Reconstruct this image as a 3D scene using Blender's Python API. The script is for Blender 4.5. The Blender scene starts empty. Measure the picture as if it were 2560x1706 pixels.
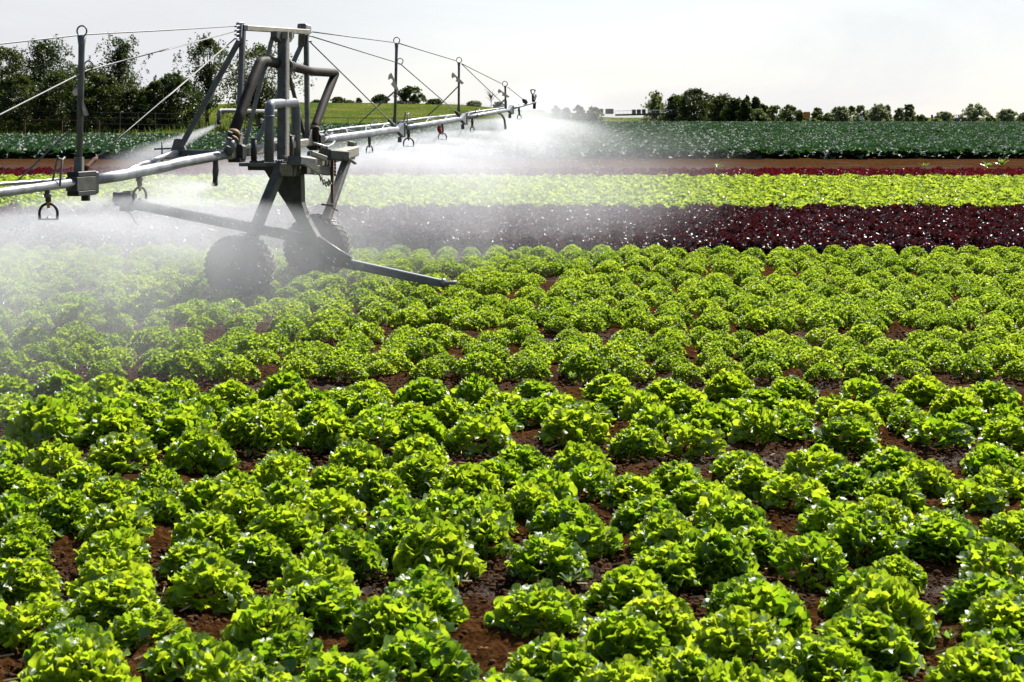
import bpy, math, random
import numpy as np
from mathutils import Vector, Matrix

C = bpy.context.scene.collection
SC = bpy.context.scene
R = math.radians

# ------------------------------------------------------------------ camera, sky, sun, exposure
F, CX, HY = 3900.0, 1280.0, 293.8        # focal length, principal column and horizon row in photo pixels
H = 1.8                                   # eye height
cam_d = bpy.data.cameras.new('camera')
cam = bpy.data.objects.new('camera', cam_d); C.objects.link(cam)
cam.location = (0, 0, H); cam.rotation_euler = (R(90), 0, 0)
cam_d.sensor_width = 36; cam_d.lens = F/2560*36
cam_d.shift_y = -(853-HY)/2560
cam_d.clip_start = .1; cam_d.clip_end = 6000
cam_d.dof.use_dof = True; cam_d.dof.focus_distance = 14.5; cam_d.dof.aperture_fstop = 10.0
SC.camera = cam

SUN_EL, SUN_AZ = R(46), R(27)             # azimuth from +Y towards +X
sd = Vector((math.sin(SUN_AZ)*math.cos(SUN_EL), math.cos(SUN_AZ)*math.cos(SUN_EL), math.sin(SUN_EL)))
sun_d = bpy.data.lights.new('sun', 'SUN'); sun_d.energy = 5.0; sun_d.angle = R(.53); sun_d.color = (1, .955, .88)
sun = bpy.data.objects.new('sun', sun_d); C.objects.link(sun)
sun.rotation_euler = (-sd).to_track_quat('-Z', 'Y').to_euler()
sun.location = sd*50

W = bpy.data.worlds.new('World'); SC.world = W; W.use_nodes = True
def world():
    nt = W.node_tree; N = nt.nodes; L = nt.links; N.clear()
    out = N.new('ShaderNodeOutputWorld'); bg = N.new('ShaderNodeBackground')
    sky = N.new('ShaderNodeTexSky'); sky.sky_type = 'NISHITA'; sky.sun_disc = False
    sky.sun_elevation = SUN_EL; sky.sun_rotation = SUN_AZ; sky.air_density = 1.0; sky.dust_density = .5
    tc = N.new('ShaderNodeTexCoord')
    mp = N.new('ShaderNodeMapping'); mp.inputs['Scale'].default_value = (1.2, 1.2, 5.0)
    L.new(tc.outputs['Generated'], mp.inputs[0])
    nz = N.new('ShaderNodeTexNoise'); nz.inputs['Scale'].default_value = 2.2; nz.inputs['Detail'].default_value = 6
    nz.inputs['Roughness'].default_value = .55; nz.inputs['Distortion'].default_value = .6
    L.new(mp.outputs[0], nz.inputs['Vector'])
    cr = N.new('ShaderNodeMapRange'); cr.inputs[1].default_value = .30; cr.inputs[2].default_value = .62
    cr.inputs[3].default_value = .76; cr.inputs[4].default_value = 1.0
    L.new(nz.outputs['Fac'], cr.inputs[0])
    # thin cloud: brightest round the sun, dull on the far side of the sky
    dot = N.new('ShaderNodeVectorMath'); dot.operation = 'DOT_PRODUCT'
    L.new(tc.outputs['Generated'], dot.inputs[0]); dot.inputs[1].default_value = sd
    br = N.new('ShaderNodeMapRange'); br.interpolation_type = 'SMOOTHSTEP'
    br.inputs[1].default_value = -.2; br.inputs[2].default_value = .62
    br.inputs[3].default_value = .45; br.inputs[4].default_value = 4.4
    L.new(dot.outputs['Value'], br.inputs[0])
    col = N.new('ShaderNodeVectorMath'); col.operation = 'SCALE'; col.inputs[0].default_value = (.945, .962, 1.0)
    L.new(br.outputs[0], col.inputs['Scale'])
    # the cloud veil thins out overhead, where the sky is blue
    sz_ = N.new('ShaderNodeSeparateXYZ'); L.new(tc.outputs['Generated'], sz_.inputs[0])
    el = N.new('ShaderNodeMapRange'); el.interpolation_type = 'SMOOTHSTEP'; el.inputs[1].default_value = .22; el.inputs[2].default_value = .6
    el.inputs[3].default_value = 1; el.inputs[4].default_value = .12; L.new(sz_.outputs[2], el.inputs[0])
    fc = N.new('ShaderNodeMath'); fc.operation = 'MULTIPLY'; L.new(cr.outputs[0], fc.inputs[0]); L.new(el.outputs[0], fc.inputs[1])
    mx = N.new('ShaderNodeMixRGB')
    L.new(fc.outputs[0], mx.inputs['Fac']); L.new(sky.outputs[0], mx.inputs[1]); L.new(col.outputs[0], mx.inputs[2])
    L.new(mx.outputs[0], bg.inputs['Color']); bg.inputs['Strength'].default_value = .10
    L.new(bg.outputs[0], out.inputs['Surface'])
world()
vs = SC.view_settings
vs.view_transform = 'Standard'; vs.look = 'None'; vs.exposure = 1.0; vs.gamma = 1.0; vs.use_curve_mapping = False
SC.cycles.use_denoising = True
SC.cycles.max_bounces = 8; SC.cycles.diffuse_bounces = 3; SC.cycles.glossy_bounces = 2
SC.cycles.transmission_bounces = 4; SC.cycles.transparent_max_bounces = 8; SC.cycles.volume_bounces = 1
SC.cycles.volume_max_steps = 64
SC.cycles.sample_clamp_indirect = 8

# ------------------------------------------------------------------ frames of reference
def P(x, y, d):                            # photo pixel at depth d
    return Vector(((x-CX)/F*d, d, H-(y-HY)/F*d))
ORI = np.array((-2.44, 16.16)); DIR = np.array((.231, .973)); NRM = np.array((.973, -.231))
def PB(x, y, t=0.0):                       # photo pixel on the boom's upright plane, t metres in front of it
    k = (x-CX)/F; o = ORI+NRM*t
    s = (k*o[1]-o[0])/(DIR[0]-k*DIR[1])
    p = o+DIR*s
    return Vector((p[0], p[1], H-(y-HY)/F*p[1]))
def PT(x, y, s=0.0):                       # photo pixel on the cart's upright plane across the boom
    k = (x-CX)/F; o = ORI+DIR*s
    u = (k*o[1]-o[0])/(NRM[0]-k*NRM[1])
    p = o+NRM*u
    return Vector((p[0], p[1], H-(y-HY)/F*p[1]))
a_ = lambda x, y: (400+x/3.92, 30+y/3.92)
b_ = lambda x, y: (500+x/3.361, 300+y/3.361)
c_ = lambda x, y: (x/3.0145, 40+y/3.0145)
e_ = lambda x, y: (880+x/4.525, 80+y/4.525)
D3 = Vector((DIR[0], DIR[1], 0)); N3 = Vector((NRM[0], NRM[1], 0)); Z3 = Vector((0, 0, 1))

# ------------------------------------------------------------------ value noise
_rs = np.random.RandomState(5); _tab = _rs.rand(256, 256)
def vnoise(x, y):
    xi = np.floor(x).astype(int); yi = np.floor(y).astype(int); fx = x-xi; fy = y-yi
    fx = fx*fx*(3-2*fx); fy = fy*fy*(3-2*fy)
    g = lambda i, j: _tab[(xi+i) & 255, (yi+j) & 255]
    return (g(0, 0)*(1-fx)+g(1, 0)*fx)*(1-fy)+(g(0, 1)*(1-fx)+g(1, 1)*fx)*fy
def sst(a, b, x):
    t = np.clip((x-a)/(b-a), 0, 1); return t*t*(3-2*t)

# ------------------------------------------------------------------ terrain
LANE0, PITCH, SKEW = 6.08, 2.265, -.02
def lane_d(X, Y): return np.abs(((Y-SKEW*X-LANE0)/PITCH+.5) % 1-.5)*PITCH
def far_edge(X, Y):                        # distance at which the cabbages end
    k = X/np.maximum(Y, 1)
    return np.where(k < -.12, np.where(k < -.2, 114+(k+.2)*25, 165+(k+.12)*700), np.where(k < .02, 165+(k+.12)*250, 200.0))
def terrain(X, Y):
    z = .67*sst(68, 200, Y)+.55*sst(200, 360, Y)
    k = X/np.maximum(Y, 1); fe = far_edge(X, Y)          # grass bank in front of the trees on the left
    z = z+.72*sst(-.10, -.17, k)*sst(fe-1, fe+11, Y)*(1-sst(160, 220, Y))
    z = z+3.75*np.exp(-(np.abs(X+36)/47)**3)*sst(205, 330, Y)*(1-sst(600, 900, Y))
    return z
def tz(x, y): return float(terrain(np.array([float(x)]), np.array([float(y)]))[0])

# ------------------------------------------------------------------ object helpers
def tag(o, label=None, cat=None, group=None, kind=None):
    if label: o['label'] = label
    if cat: o['category'] = cat
    if group: o['group'] = group
    if kind: o['kind'] = kind
    return o
def mesh_np(name, V, Fq, mats, smooth=True, midx=None):
    """V (n,3); Fq list of face arrays (m,k) with k = 3 or 4"""
    me = bpy.data.meshes.new(name)
    V = np.asarray(V, dtype=np.float32)
    fl = [np.asarray(f, dtype=np.int32) for f in (Fq if isinstance(Fq, list) else [Fq]) if len(f)]
    loops = np.concatenate([f.ravel() for f in fl]); tot = np.concatenate([np.full(len(f), f.shape[1], np.int32) for f in fl])
    st = np.concatenate(([0], np.cumsum(tot)[:-1])).astype(np.int32)
    me.vertices.add(len(V)); me.vertices.foreach_set('co', V.ravel())
    me.loops.add(len(loops)); me.loops.foreach_set('vertex_index', loops)
    me.polygons.add(len(tot)); me.polygons.foreach_set('loop_start', st); me.polygons.foreach_set('loop_total', tot)
    me.polygons.foreach_set('use_smooth', np.full(len(tot), bool(smooth)))
    for m in (mats if isinstance(mats, (list, tuple)) else [mats]): me.materials.append(m)
    if midx is not None: me.polygons.foreach_set('material_index', midx.astype(np.int32))
    me.update(calc_edges=True)
    return me
def link(name, me, parent=None, loc=None):
    o = bpy.data.objects.new(name, me); C.objects.link(o)
    if parent is not None:
        o.parent = parent
    if loc is not None: o.location = loc
    return o
def empty(name, loc):
    o = bpy.data.objects.new(name, None); C.objects.link(o); o.location = loc; o.empty_display_size = .2
    return o

class MB:
    """collects tubes, beams, plates and boxes in world space; build() makes ONE mesh object"""
    def __init__(s): s.v = []; s.f = []; s.sm = []
    def ring_sweep(s, rings, cap=True, smooth=True, closed=False):
        n = len(rings[0]); b = len(s.v)
        for r in rings: s.v += [tuple(p) for p in r]
        m = len(rings)
        for i in range(m if closed else m-1):
            j = (i+1) % m
            for k in range(n):
                l = (k+1) % n
                s.f.append((b+i*n+k, b+i*n+l, b+j*n+l, b+j*n+k)); s.sm.append(smooth)
        if cap and not closed:
            s.f.append(tuple(b+k for k in range(n))[::-1]); s.sm.append(False)
            s.f.append(tuple(b+(m-1)*n+k for k in range(n))); s.sm.append(False)
    def tube(s, pts, r, n=10, cap=True, closed=False):
        pts = [Vector(p) for p in pts]; m = len(pts)
        rr = r if isinstance(r, (list, tuple)) else [r]*m
        rings = []; prev = None
        for i, p in enumerate(pts):
            if closed: t = pts[(i+1) % m]-pts[i-1]
            else: t = pts[min(i+1, m-1)]-pts[max(i-1, 0)]
            t.normalize()
            if prev is None:
                u = t.cross(Z3) if abs(t.z) < .95 else t.cross(Vector((1, 0, 0)))
            else: u = prev-t*prev.dot(t)
            u.normalize(); prev = u; w = t.cross(u)
            rings.append([p+(u*math.cos(2*math.pi*k/n)+w*math.sin(2*math.pi*k/n))*rr[i] for k in range(n)])
        s.ring_sweep(rings, cap, True, closed)
        return s
    def beam(s, p0, p1, w, h, up=Z3, w1=None, h1=None, ch=.12):
        p0 = Vector(p0); p1 = Vector(p1); t = (p1-p0).normalized()
        u = t.cross(up)
        if u.length < 1e-3: u = t.cross(Vector((1, 0, 0)))
        u.normalize(); v = u.cross(t)
        rings = []
        for p, a, b in ((p0, w, h), (p1, w1 or w, h1 or h)):
            c = ch*min(a, b); a2, b2 = a/2, b/2
            q = [(a2, b2-c), (a2-c, b2), (-a2+c, b2), (-a2, b2-c), (-a2, -b2+c), (-a2+c, -b2), (a2-c, -b2), (a2, -b2+c)]
            rings.append([p+u*x+v*y for x, y in q])
        s.ring_sweep(rings, True, False)
        return s
    def plate(s, pts, nrm, th):
        nrm = Vector(nrm).normalized()*th/2
        s.ring_sweep([[Vector(p)-nrm for p in pts], [Vector(p)+nrm for p in pts]], True, False)
        return s
    def box(s, c, x, y, z, dx=Vector((1, 0, 0)), dy=Vector((0, 1, 0))):
        c = Vector(c); s.beam(c-dy*y/2, c+dy*y/2, x, z); return s
    def lathe(s, c, axis, prof, n=40):
        c = Vector(c); ax = Vector(axis).normalized(); u = ax.cross(Z3).normalized(); w = ax.cross(u)
        rings = [[c+ax*h+(u*math.cos(2*math.pi*k/n)+w*math.sin(2*math.pi*k/n))*r for k in range(n)] for r, h in prof]
        s.ring_sweep(rings, True, True); return s
    def build(s, name, m, parent=None, bev=0):
        org = parent.matrix_world.translation if False else None
        me = bpy.data.meshes.new(name)
        off = root_of(parent)
        me.from_pydata([(x-off[0], y-off[1], z-off[2]) for x, y, z in s.v], [], s.f)
        me.polygons.foreach_set('use_smooth', s.sm); me.materials.append(m); me.update()
        return link(name, me, parent)
def root_of(o):
    off = Vector((0, 0, 0))
    while o is not None:
        off += o.location; o = o.parent
    return off

# ------------------------------------------------------------------ materials
def mat(name):
    m = bpy.data.materials.new(name); m.use_nodes = True
    nt = m.node_tree; nt.nodes.clear()
    out = nt.nodes.new('ShaderNodeOutputMaterial')
    return m, nt.nodes, nt.links, out
def ramp(N, stops):
    r = N.new('ShaderNodeValToRGB'); e = r.color_ramp.elements
    while len(e) < len(stops): e.new(.5)
    for q, (p, c) in zip(e, stops): q.position = p; q.color = (*c, 1)
    return r
def simple(name, c0, c1, rough=.5, metal=0.0, scale=8, bump=.15, spec=.5, stretch=(1, 1, 1), rough2=None):
    m, N, L, out = mat(name)
    p = N.new('ShaderNodeBsdfPrincipled'); L.new(p.outputs[0], out.inputs[0])
    tc = N.new('ShaderNodeTexCoord'); mp = N.new('ShaderNodeMapping'); mp.inputs['Scale'].default_value = stretch
    L.new(tc.outputs['Object'], mp.inputs[0])
    nz = N.new('ShaderNodeTexNoise'); nz.inputs['Scale'].default_value = scale; nz.inputs['Detail'].default_value = 6
    nz.inputs['Roughness'].default_value = .65
    L.new(mp.outputs[0], nz.inputs['Vector'])
    r = ramp(N, [(.32, c0), (.68, c1)]); L.new(nz.outputs['Fac'], r.inputs[0]); L.new(r.outputs[0], p.inputs['Base Color'])
    rr = N.new('ShaderNodeMapRange'); rr.inputs[3].default_value = rough; rr.inputs[4].default_value = rough2 if rough2 is not None else rough+.15
    L.new(nz.outputs['Fac'], rr.inputs[0]); L.new(rr.outputs[0], p.inputs['Roughness'])
    p.inputs['Metallic'].default_value = metal; p.inputs['Specular IOR Level'].default_value = spec
    b = N.new('ShaderNodeBump'); b.inputs['Strength'].default_value = bump; b.inputs['Distance'].default_value = .01
    L.new(nz.outputs['Fac'], b.inputs['Height']); L.new(b.outputs[0], p.inputs['Normal'])
    return m
def leaf(name, d0, d1, t0, t1, mixf=.45, rough=.32, spec=.5, coat=0.0, coatr=.25):
    """leaf blade: glossy skin over diffuse, with sunlight coming through; every blade differs a little"""
    m, N, L, out = mat(name)
    p = N.new('ShaderNodeBsdfPrincipled'); t = N.new('ShaderNodeBsdfTranslucent'); mx = N.new('ShaderNodeMixShader')
    g = N.new('ShaderNodeNewGeometry'); oi = N.new('ShaderNodeObjectInfo')
    ad = N.new('ShaderNodeMath'); ad.operation = 'MULTIPLY_ADD'; ad.inputs[1].default_value = .42; 
    ml = N.new('ShaderNodeMath'); ml.operation = 'MULTIPLY'; ml.inputs[1].default_value = .62
    L.new(g.outputs['Random Per Island'], ml.inputs[0]); L.new(oi.outputs['Random'], ad.inputs[0]); L.new(ml.outputs[0], ad.inputs[2])
    r0 = ramp(N, [(0, d0), (1, d1)]); r1 = ramp(N, [(0, t0), (1, t1)])
    L.new(ad.outputs[0], r0.inputs[0]); L.new(ad.outputs[0], r1.inputs[0])
    L.new(r0.outputs[0], p.inputs['Base Color']); L.new(r1.outputs[0], t.inputs['Color'])
    p.inputs['Roughness'].default_value = rough; p.inputs['Specular IOR Level'].default_value = spec
    if coat: p.inputs['Coat Weight'].default_value = coat; p.inputs['Coat Roughness'].default_value = coatr
    mx.inputs[0].default_value = mixf
    L.new(p.outputs[0], mx.inputs[1]); L.new(t.outputs[0], mx.inputs[2]); L.new(mx.outputs[0], out.inputs[0])
    return m

M = {}
M['galv'] = simple('galvanised_steel', (.15, .155, .16), (.40, .41, .42), .36, .8, 5, .05)
M['galv_dark'] = simple('weathered_steel', (.095, .096, .092), (.20, .20, .19), .5, .45, 10, .15)
M['pvc'] = simple('grey_pipe_paint', (.10, .11, .125), (.19, .20, .22), .45, .25, 9, .1)
M['cream'] = simple('sunlit_galvanised_steel', (.24, .22, .17), (.40, .37, .29), .55, .35, 12, .15, stretch=(1, 1, 3))  # pale cream: the look of sunlit steel faces put into the colour
M['cream_dark'] = simple('dark_cream_steel', (.05, .05, .042), (.12, .115, .095), .6, .3, 12, .2)  # darker tone of the cream steel
M['hose'] = simple('black_rubber_hose', (.006, .0045, .004), (.034, .021, .012), .6, 0, 7, .2, .22, stretch=(1, 1, .6))
M['black'] = simple('black_plastic', (.008, .008, .009), (.022, .022, .024), .45, 0, 20, .05)
M['chrome'] = simple('bright_steel', (.5, .5, .5), (.7, .7, .7), .15, 1, 20, .05)
M['rust'] = simple('rusty_steel', (.05, .022, .012), (.16, .07, .03), .8, .1, 18, .3)
M['cable'] = simple('steel_cable', (.12, .12, .115), (.24, .24, .23), .55, .4, 60, .3)
M['yellow'] = simple('yellow_plastic', (.30, .17, .015), (.42, .25, .03), .5, 0, 10, .05)
M['brownband'] = simple('ochre_tape', (.13, .07, .02), (.22, .13, .04), .6, 0, 10, .1)
M['red'] = simple('red_plastic', (.25, .01, .015), (.38, .02, .02), .4, 0, 10, .05)
M['tyre'] = simple('muddy_tyre_rubber', (.010, .010, .010), (.045, .037, .030), .55, 0, 9, .5)
M['rim'] = simple('painted_wheel_rim', (.10, .10, .095), (.26, .25, .22), .5, .2, 6, .2)
M['bark'] = simple('bark', (.025, .020, .015), (.07, .055, .04), .9, 0, 12, .5)
M['wood'] = simple('grey_post_wood', (.03, .027, .023), (.08, .07, .06), .9, 0, 9, .3)
M['orange'] = simple('orange_sign_paint', (.50, .16, .02), (.60, .22, .03), .5, 0, 4, .05)
M['blue'] = simple('blue_sign_paint', (.03, .08, .28), (.05, .11, .35), .5, 0, 4, .05)
M['white'] = simple('white_board', (.55, .56, .6), (.75, .76, .8), .5, 0, 3, .05)
M['crate'] = simple('dark_slatted_crate', (.010, .014, .018), (.035, .042, .05), .6, 0, 3, .2)
M['straw'] = simple('dry_straw', (.30, .22, .12), (.45, .35, .2), .8, 0, 20, .1)

M['leafy'] = leaf('leafy_lettuce_leaf', (.042, .105, .008), (.150, .235, .024), (.20, .41, .007), (.63, .75, .028), .48, .40, .6)
M['frizzy'] = leaf('frizzy_lettuce_leaf', (.050, .105, .010), (.160, .245, .028), (.16, .31, .010), (.62, .76, .045), .50, .42, .45)
M['redl'] = leaf('red_lettuce_leaf', (.010, .0036, .0040), (.032, .0085, .010), (.028, .004, .004), (.13, .012, .012), .26, .42, .8)
M['crimson'] = leaf('crimson_lettuce_leaf', (.018, .003, .004), (.050, .006, .009), (.06, .004, .006), (.18, .008, .014), .40, .42, .3)
M['pale'] = leaf('pale_lettuce_leaf', (.08, .145, .018), (.16, .24, .04), (.24, .38, .02), (.56, .67, .06), .48, .35, .45)
M['cabbage'] = leaf('cabbage_leaf', (.018, .052, .022), (.045, .095, .052), (.02, .07, .010), (.05, .14, .02), .24, .62, .42)
M['weed'] = leaf('weed_leaf', (.05, .12, .02), (.12, .2, .04), (.15, .3, .03), (.3, .45, .06), .4, .35, .5)
M['tree_dark'] = leaf('dark_foliage', (.018, .032, .009), (.045, .066, .018), (.035, .070, .008), (.12, .15, .018), .38, .45, .3)
M['tree_mid'] = leaf('mid_foliage', (.070, .095, .040), (.14, .165, .075), (.13, .19, .05), (.30, .34, .10), .45, .5, .3)
M['tree_grey'] = leaf('grey_green_foliage', (.13, .16, .10), (.23, .26, .16), (.20, .25, .11), (.38, .42, .20), .45, .55, .3)
M['grass'] = leaf('meadow_grass_blade', (.035, .075, .010), (.13, .13, .03), (.08, .17, .012), (.22, .24, .045), .4, .6, .25)

def soil_mat():
    m, N, L, out = mat('red_brown_soil')
    p = N.new('ShaderNodeBsdfPrincipled'); L.new(p.outputs[0], out.inputs[0])
    tc = N.new('ShaderNodeTexCoord')
    n1 = N.new('ShaderNodeTexNoise'); n1.inputs['Scale'].default_value = 22; n1.inputs['Detail'].default_value = 8; n1.inputs['Roughness'].default_value = .7
    n2 = N.new('ShaderNodeTexNoise'); n2.inputs['Scale'].default_value = 1.1; n2.inputs['Detail'].default_value = 4
    n3 = N.new('ShaderNodeTexVoronoi'); n3.inputs['Scale'].default_value = 34
    for n in (n1, n2, n3): L.new(tc.outputs['Object'], n.inputs['Vector'])
    r = ramp(N, [(.28, (.012, .0050, .002)), (.5, (.052, .0220, .0075)), (.75, (.130, .062, .023))]); L.new(n1.outputs['Fac'], r.inputs[0])
    at = N.new('ShaderNodeAttribute'); at.attribute_name = 'wet'
    w = N.new('ShaderNodeMath'); w.operation = 'MULTIPLY_ADD'; w.inputs[1].default_value = 1.6; w.inputs[2].default_value = -.45
    L.new(n2.outputs['Fac'], w.inputs[0])
    wm = N.new('ShaderNodeMath'); wm.operation = 'MULTIPLY'; wm.use_clamp = True
    L.new(w.outputs[0], wm.inputs[0]); L.new(at.outputs['Fac'], wm.inputs[1])
    mx = N.new('ShaderNodeMixRGB'); mx.inputs[2].default_value = (.010, .006, .0055, 1)
    L.new(wm.outputs[0], mx.inputs['Fac']); L.new(r.outputs[0], mx.inputs[1]); L.new(mx.outputs[0], p.inputs['Base Color'])
    sp = N.new('ShaderNodeMapRange'); sp.inputs[3].default_value = .0; sp.inputs[4].default_value = .35; L.new(wm.outputs[0], sp.inputs[0]); L.new(sp.outputs[0], p.inputs['Specular IOR Level'])
    rr = N.new('ShaderNodeMapRange'); rr.inputs[3].default_value = .95; rr.inputs[4].default_value = .50
    L.new(wm.outputs[0], rr.inputs[0]); L.new(rr.outputs[0], p.inputs['Roughness'])
    ad = N.new('ShaderNodeMath'); ad.operation = 'MULTIPLY_ADD'; ad.inputs[1].default_value = -.6
    L.new(n3.outputs['Distance'], ad.inputs[0]); L.new(n1.outputs['Fac'], ad.inputs[2])
    b = N.new('ShaderNodeBump'); b.inputs['Strength'].default_value = 1.0; b.inputs['Distance'].default_value = .035
    L.new(ad.outputs[0], b.inputs['Height']); L.new(b.outputs[0], p.inputs['Normal'])
    return m
M['soil'] = soil_mat()
def meadow_mat():
    m, N, L, out = mat('meadow_turf')
    p = N.new('ShaderNodeBsdfPrincipled'); L.new(p.outputs[0], out.inputs[0])
    tc = N.new('ShaderNodeTexCoord'); mp = N.new('ShaderNodeMapping'); mp.inputs['Scale'].default_value = (.10, .03, 1)
    L.new(tc.outputs['Object'], mp.inputs[0])
    n1 = N.new('ShaderNodeTexNoise'); n1.inputs['Scale'].default_value = 1; n1.inputs['Detail'].default_value = 7; n1.inputs['Roughness'].default_value = .65
    L.new(mp.outputs[0], n1.inputs['Vector'])
    r = ramp(N, [(.3, (.032, .062, .008)), (.5, (.070, .090, .014)), (.72, (.130, .120, .026))]); L.new(n1.outputs['Fac'], r.inputs[0])
    L.new(r.outputs[0], p.inputs['Base Color']); p.inputs['Roughness'].default_value = .95; p.inputs['Specular IOR Level'].default_value = 0
    b = N.new('ShaderNodeBump'); b.inputs['Strength'].default_value = 1; b.inputs['Distance'].default_value = .3
    L.new(n1.outputs['Fac'], b.inputs['Height']); L.new(b.outputs[0], p.inputs['Normal'])
    return m
M['meadow'] = meadow_mat()

# ------------------------------------------------------------------ ground: one sheet to the horizon
def ground():
    ys = [2.2]
    while ys[-1] < 75: ys.append(ys[-1]*1.0052)
    while ys[-1] < 3500: ys.append(ys[-1]*1.022)
    ys = np.array(ys); u = np.linspace(-1, 1, 420)
    Y = np.repeat(ys[:, None], len(u), 1); X = u[None, :]*(.44*Y+2.5)
    Z = terrain(X, Y)
    near = 1-sst(46, 66, Y)
    cl = (vnoise(X*9, Y*9)-.5)*.040+(np.abs(vnoise(X*21+7, Y*21)-.5)*2)**.7*.034+(np.abs(vnoise(X*44+3, Y*44+90)-.5))*.022+(vnoise(X*3+50, Y*3+9)-.5)*.03-.02
    ld = lane_d(X, Y)
    Z = Z+near*(cl-.045*np.exp(-(ld/.2)**2))
    Z = Z+(1-near)*(1-sst(66, 80, Y))*(vnoise(X*.8, Y*3)-.5)*.10
    Z = Z+sst(190, 260, Y)*(vnoise(X*.09, Y*.05)-.5)*.35
    V = np.stack([X, Y, Z], -1).reshape(-1, 3)
    nr, nc = Y.shape; i = np.arange((nr-1)*nc).reshape(nr-1, nc)[:, :-1].ravel()
    Q = np.stack([i, i+1, i+nc+1, i+nc], 1)
    cxm = V[Q].mean(1); mi = (cxm[:, 1] > far_edge(cxm[:, 0], cxm[:, 1])).astype(int)
    me = mesh_np('ground', V, Q, [M['soil'], M['meadow']], True, mi)
    wet = np.exp(-(ld/.22)**2)*near
    k = (X+2.44)*NRM[0]+(Y-16.16)*NRM[1]     # ground under the spray is soaked
    wet = np.maximum(wet, (1-sst(-.5, 3.0, k))*near*.9)
    at = me.attributes.new('wet', 'FLOAT', 'POINT'); at.data.foreach_set('value', wet.astype(np.float32).ravel())
    tag(link('ground', me), kind='structure')
ground()

# ------------------------------------------------------------------ leaf-built plants
def lobes(spec, rng, ang=12, rings=3):
    """spec: list of (centre, tip direction, face normal, radius, cup, ruffle, waves, curl, aspect)"""
    th = np.arange(ang)/ang*2*np.pi; Vs = []; Qs = []; Ts = []; off = 0
    ii = np.arange(ang); jj = (ii+1) % ang
    for c, t, n, rad, cup, ruf, kw, curl, asp in spec:
        c = np.asarray(c); t = np.asarray(t, float); n = np.asarray(n, float)
        t = t/np.linalg.norm(t); n = n-t*n.dot(t); n = n/(np.linalg.norm(n)+1e-9); e2 = np.cross(n, t)
        p1, p2, p3 = rng.rand(3)*6.283; pts = [c]
        for q in range(1, rings+1):
            r = q/rings
            rr = rad*r*(1+.13*r*np.cos(kw*th+p1))
            hx = rr*np.cos(th); hy = rr*asp*np.sin(th)
            hz = cup*rad*r*r+ruf*rad*r**2.5*np.sin((kw+1)*th+p2)+ruf*.5*rad*r**3*np.sin((2*kw+1)*th+p3)-curl*rad*np.maximum(0, np.cos(th)*r)**2
            pts.append(c+hx[:, None]*t+hy[:, None]*e2+hz[:, None]*n)
        V = np.vstack([pts[0][None]]+pts[1:]); Vs.append(V)
        Ts.append(np.stack([np.zeros(ang, int), 1+ii, 1+jj], 1)+off)
        for q in range(rings-1):
            b = 1+q*ang; Qs.append(np.stack([b+ii, b+ang+ii, b+ang+jj, b+jj], 1)+off)
        off += len(V)
    return np.vstack(Vs), [np.vstack(Ts)]+([np.vstack(Qs)] if Qs else [])
def unit(v): return v/np.linalg.norm(v)
UP = np.array((0, 0, 1.0))
def lettuce_mesh(name, m, seed, n, a, c, r0, r1, ang, rings, ruf, kw, jit=.45, fill=.62, lump=.10):
    rng = np.random.RandomState(seed); sp = []
    ga = 2.39996
    lp = rng.rand(8)*6.28
    for i in range(n):
        f = (i+.5)/n; zc = 1-f*1.06; phi = i*ga+rng.rand()*.5
        zc = np.clip(zc+rng.normal()*.04, -.06, 1); rr = math.sqrt(max(0, 1-max(zc, 0)**2))
        out = np.array((math.cos(phi)*rr, math.sin(phi)*rr, zc))
        k = fill+(1-fill)*rng.rand()**.6
        bum = 1+lump*math.sin(3*phi+lp[0])*rr+lump*math.sin(5*phi+lp[1]+zc*4)*rr
        pos = np.array((out[0]*a*bum, out[1]*a*bum, .012+max(out[2], -.02)*c*(1+lump*.6*math.sin(4*phi+lp[2]))))*np.array((k, k, .55+.45*k))
        hor = unit(np.array((out[0], out[1], 0.0))+1e-6)
        t = unit(hor*(.95-.55*max(zc, 0))+UP*(.25+.75*max(zc, 0)-.55*max(0, .35-zc))+rng.normal(size=3)*jit*.8)
        nn = UP*.8-hor*.35+out*.35+rng.normal(size=3)*jit
        rad = r0+(r1-r0)*rng.rand()
        rad *= 1-.25*max(zc, 0)
        sp.append((pos, t, nn, rad, .55*rng.rand(), ruf*(.6+.8*rng.rand()), kw+rng.randint(0, 3), .15+.5*rng.rand(), .85+.25*rng.rand()))
    V, Fs = lobes(sp, rng, ang, rings)
    V[:, 2] = np.maximum(V[:, 2], -.01)
    return mesh_np(name, V, Fs, m, True)
def cabbage_mesh(name, seed, n=22, ang=9, rings=3):
    rng = np.random.RandomState(seed); sp = []
    for i in range(n):
        f = i/n; phi = i*2.39996+rng.rand()*.5; el = R(12+66*f)+rng.normal()*.12
        hor = np.array((math.cos(phi), math.sin(phi), 0)); t = hor*math.cos(el)+UP*math.sin(el)
        L = .36*(1-.35*f)*(.85+.3*rng.rand())
        pos = hor*(.06+.02*(1-f))+UP*(.10+.10*f)+t*L*.60
        nn = UP*math.cos(el)-hor*math.sin(el)+rng.normal(size=3)*.25
        sp.append((pos, t, nn, L*.62, .15, .34, 3, .25+.6*rng.rand(), .80))
    V, Fs = lobes(sp, rng, ang, rings); V[:, 2] = np.maximum(V[:, 2], 0)
    return mesh_np(name, V, Fs, M['cabbage'], True)

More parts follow.
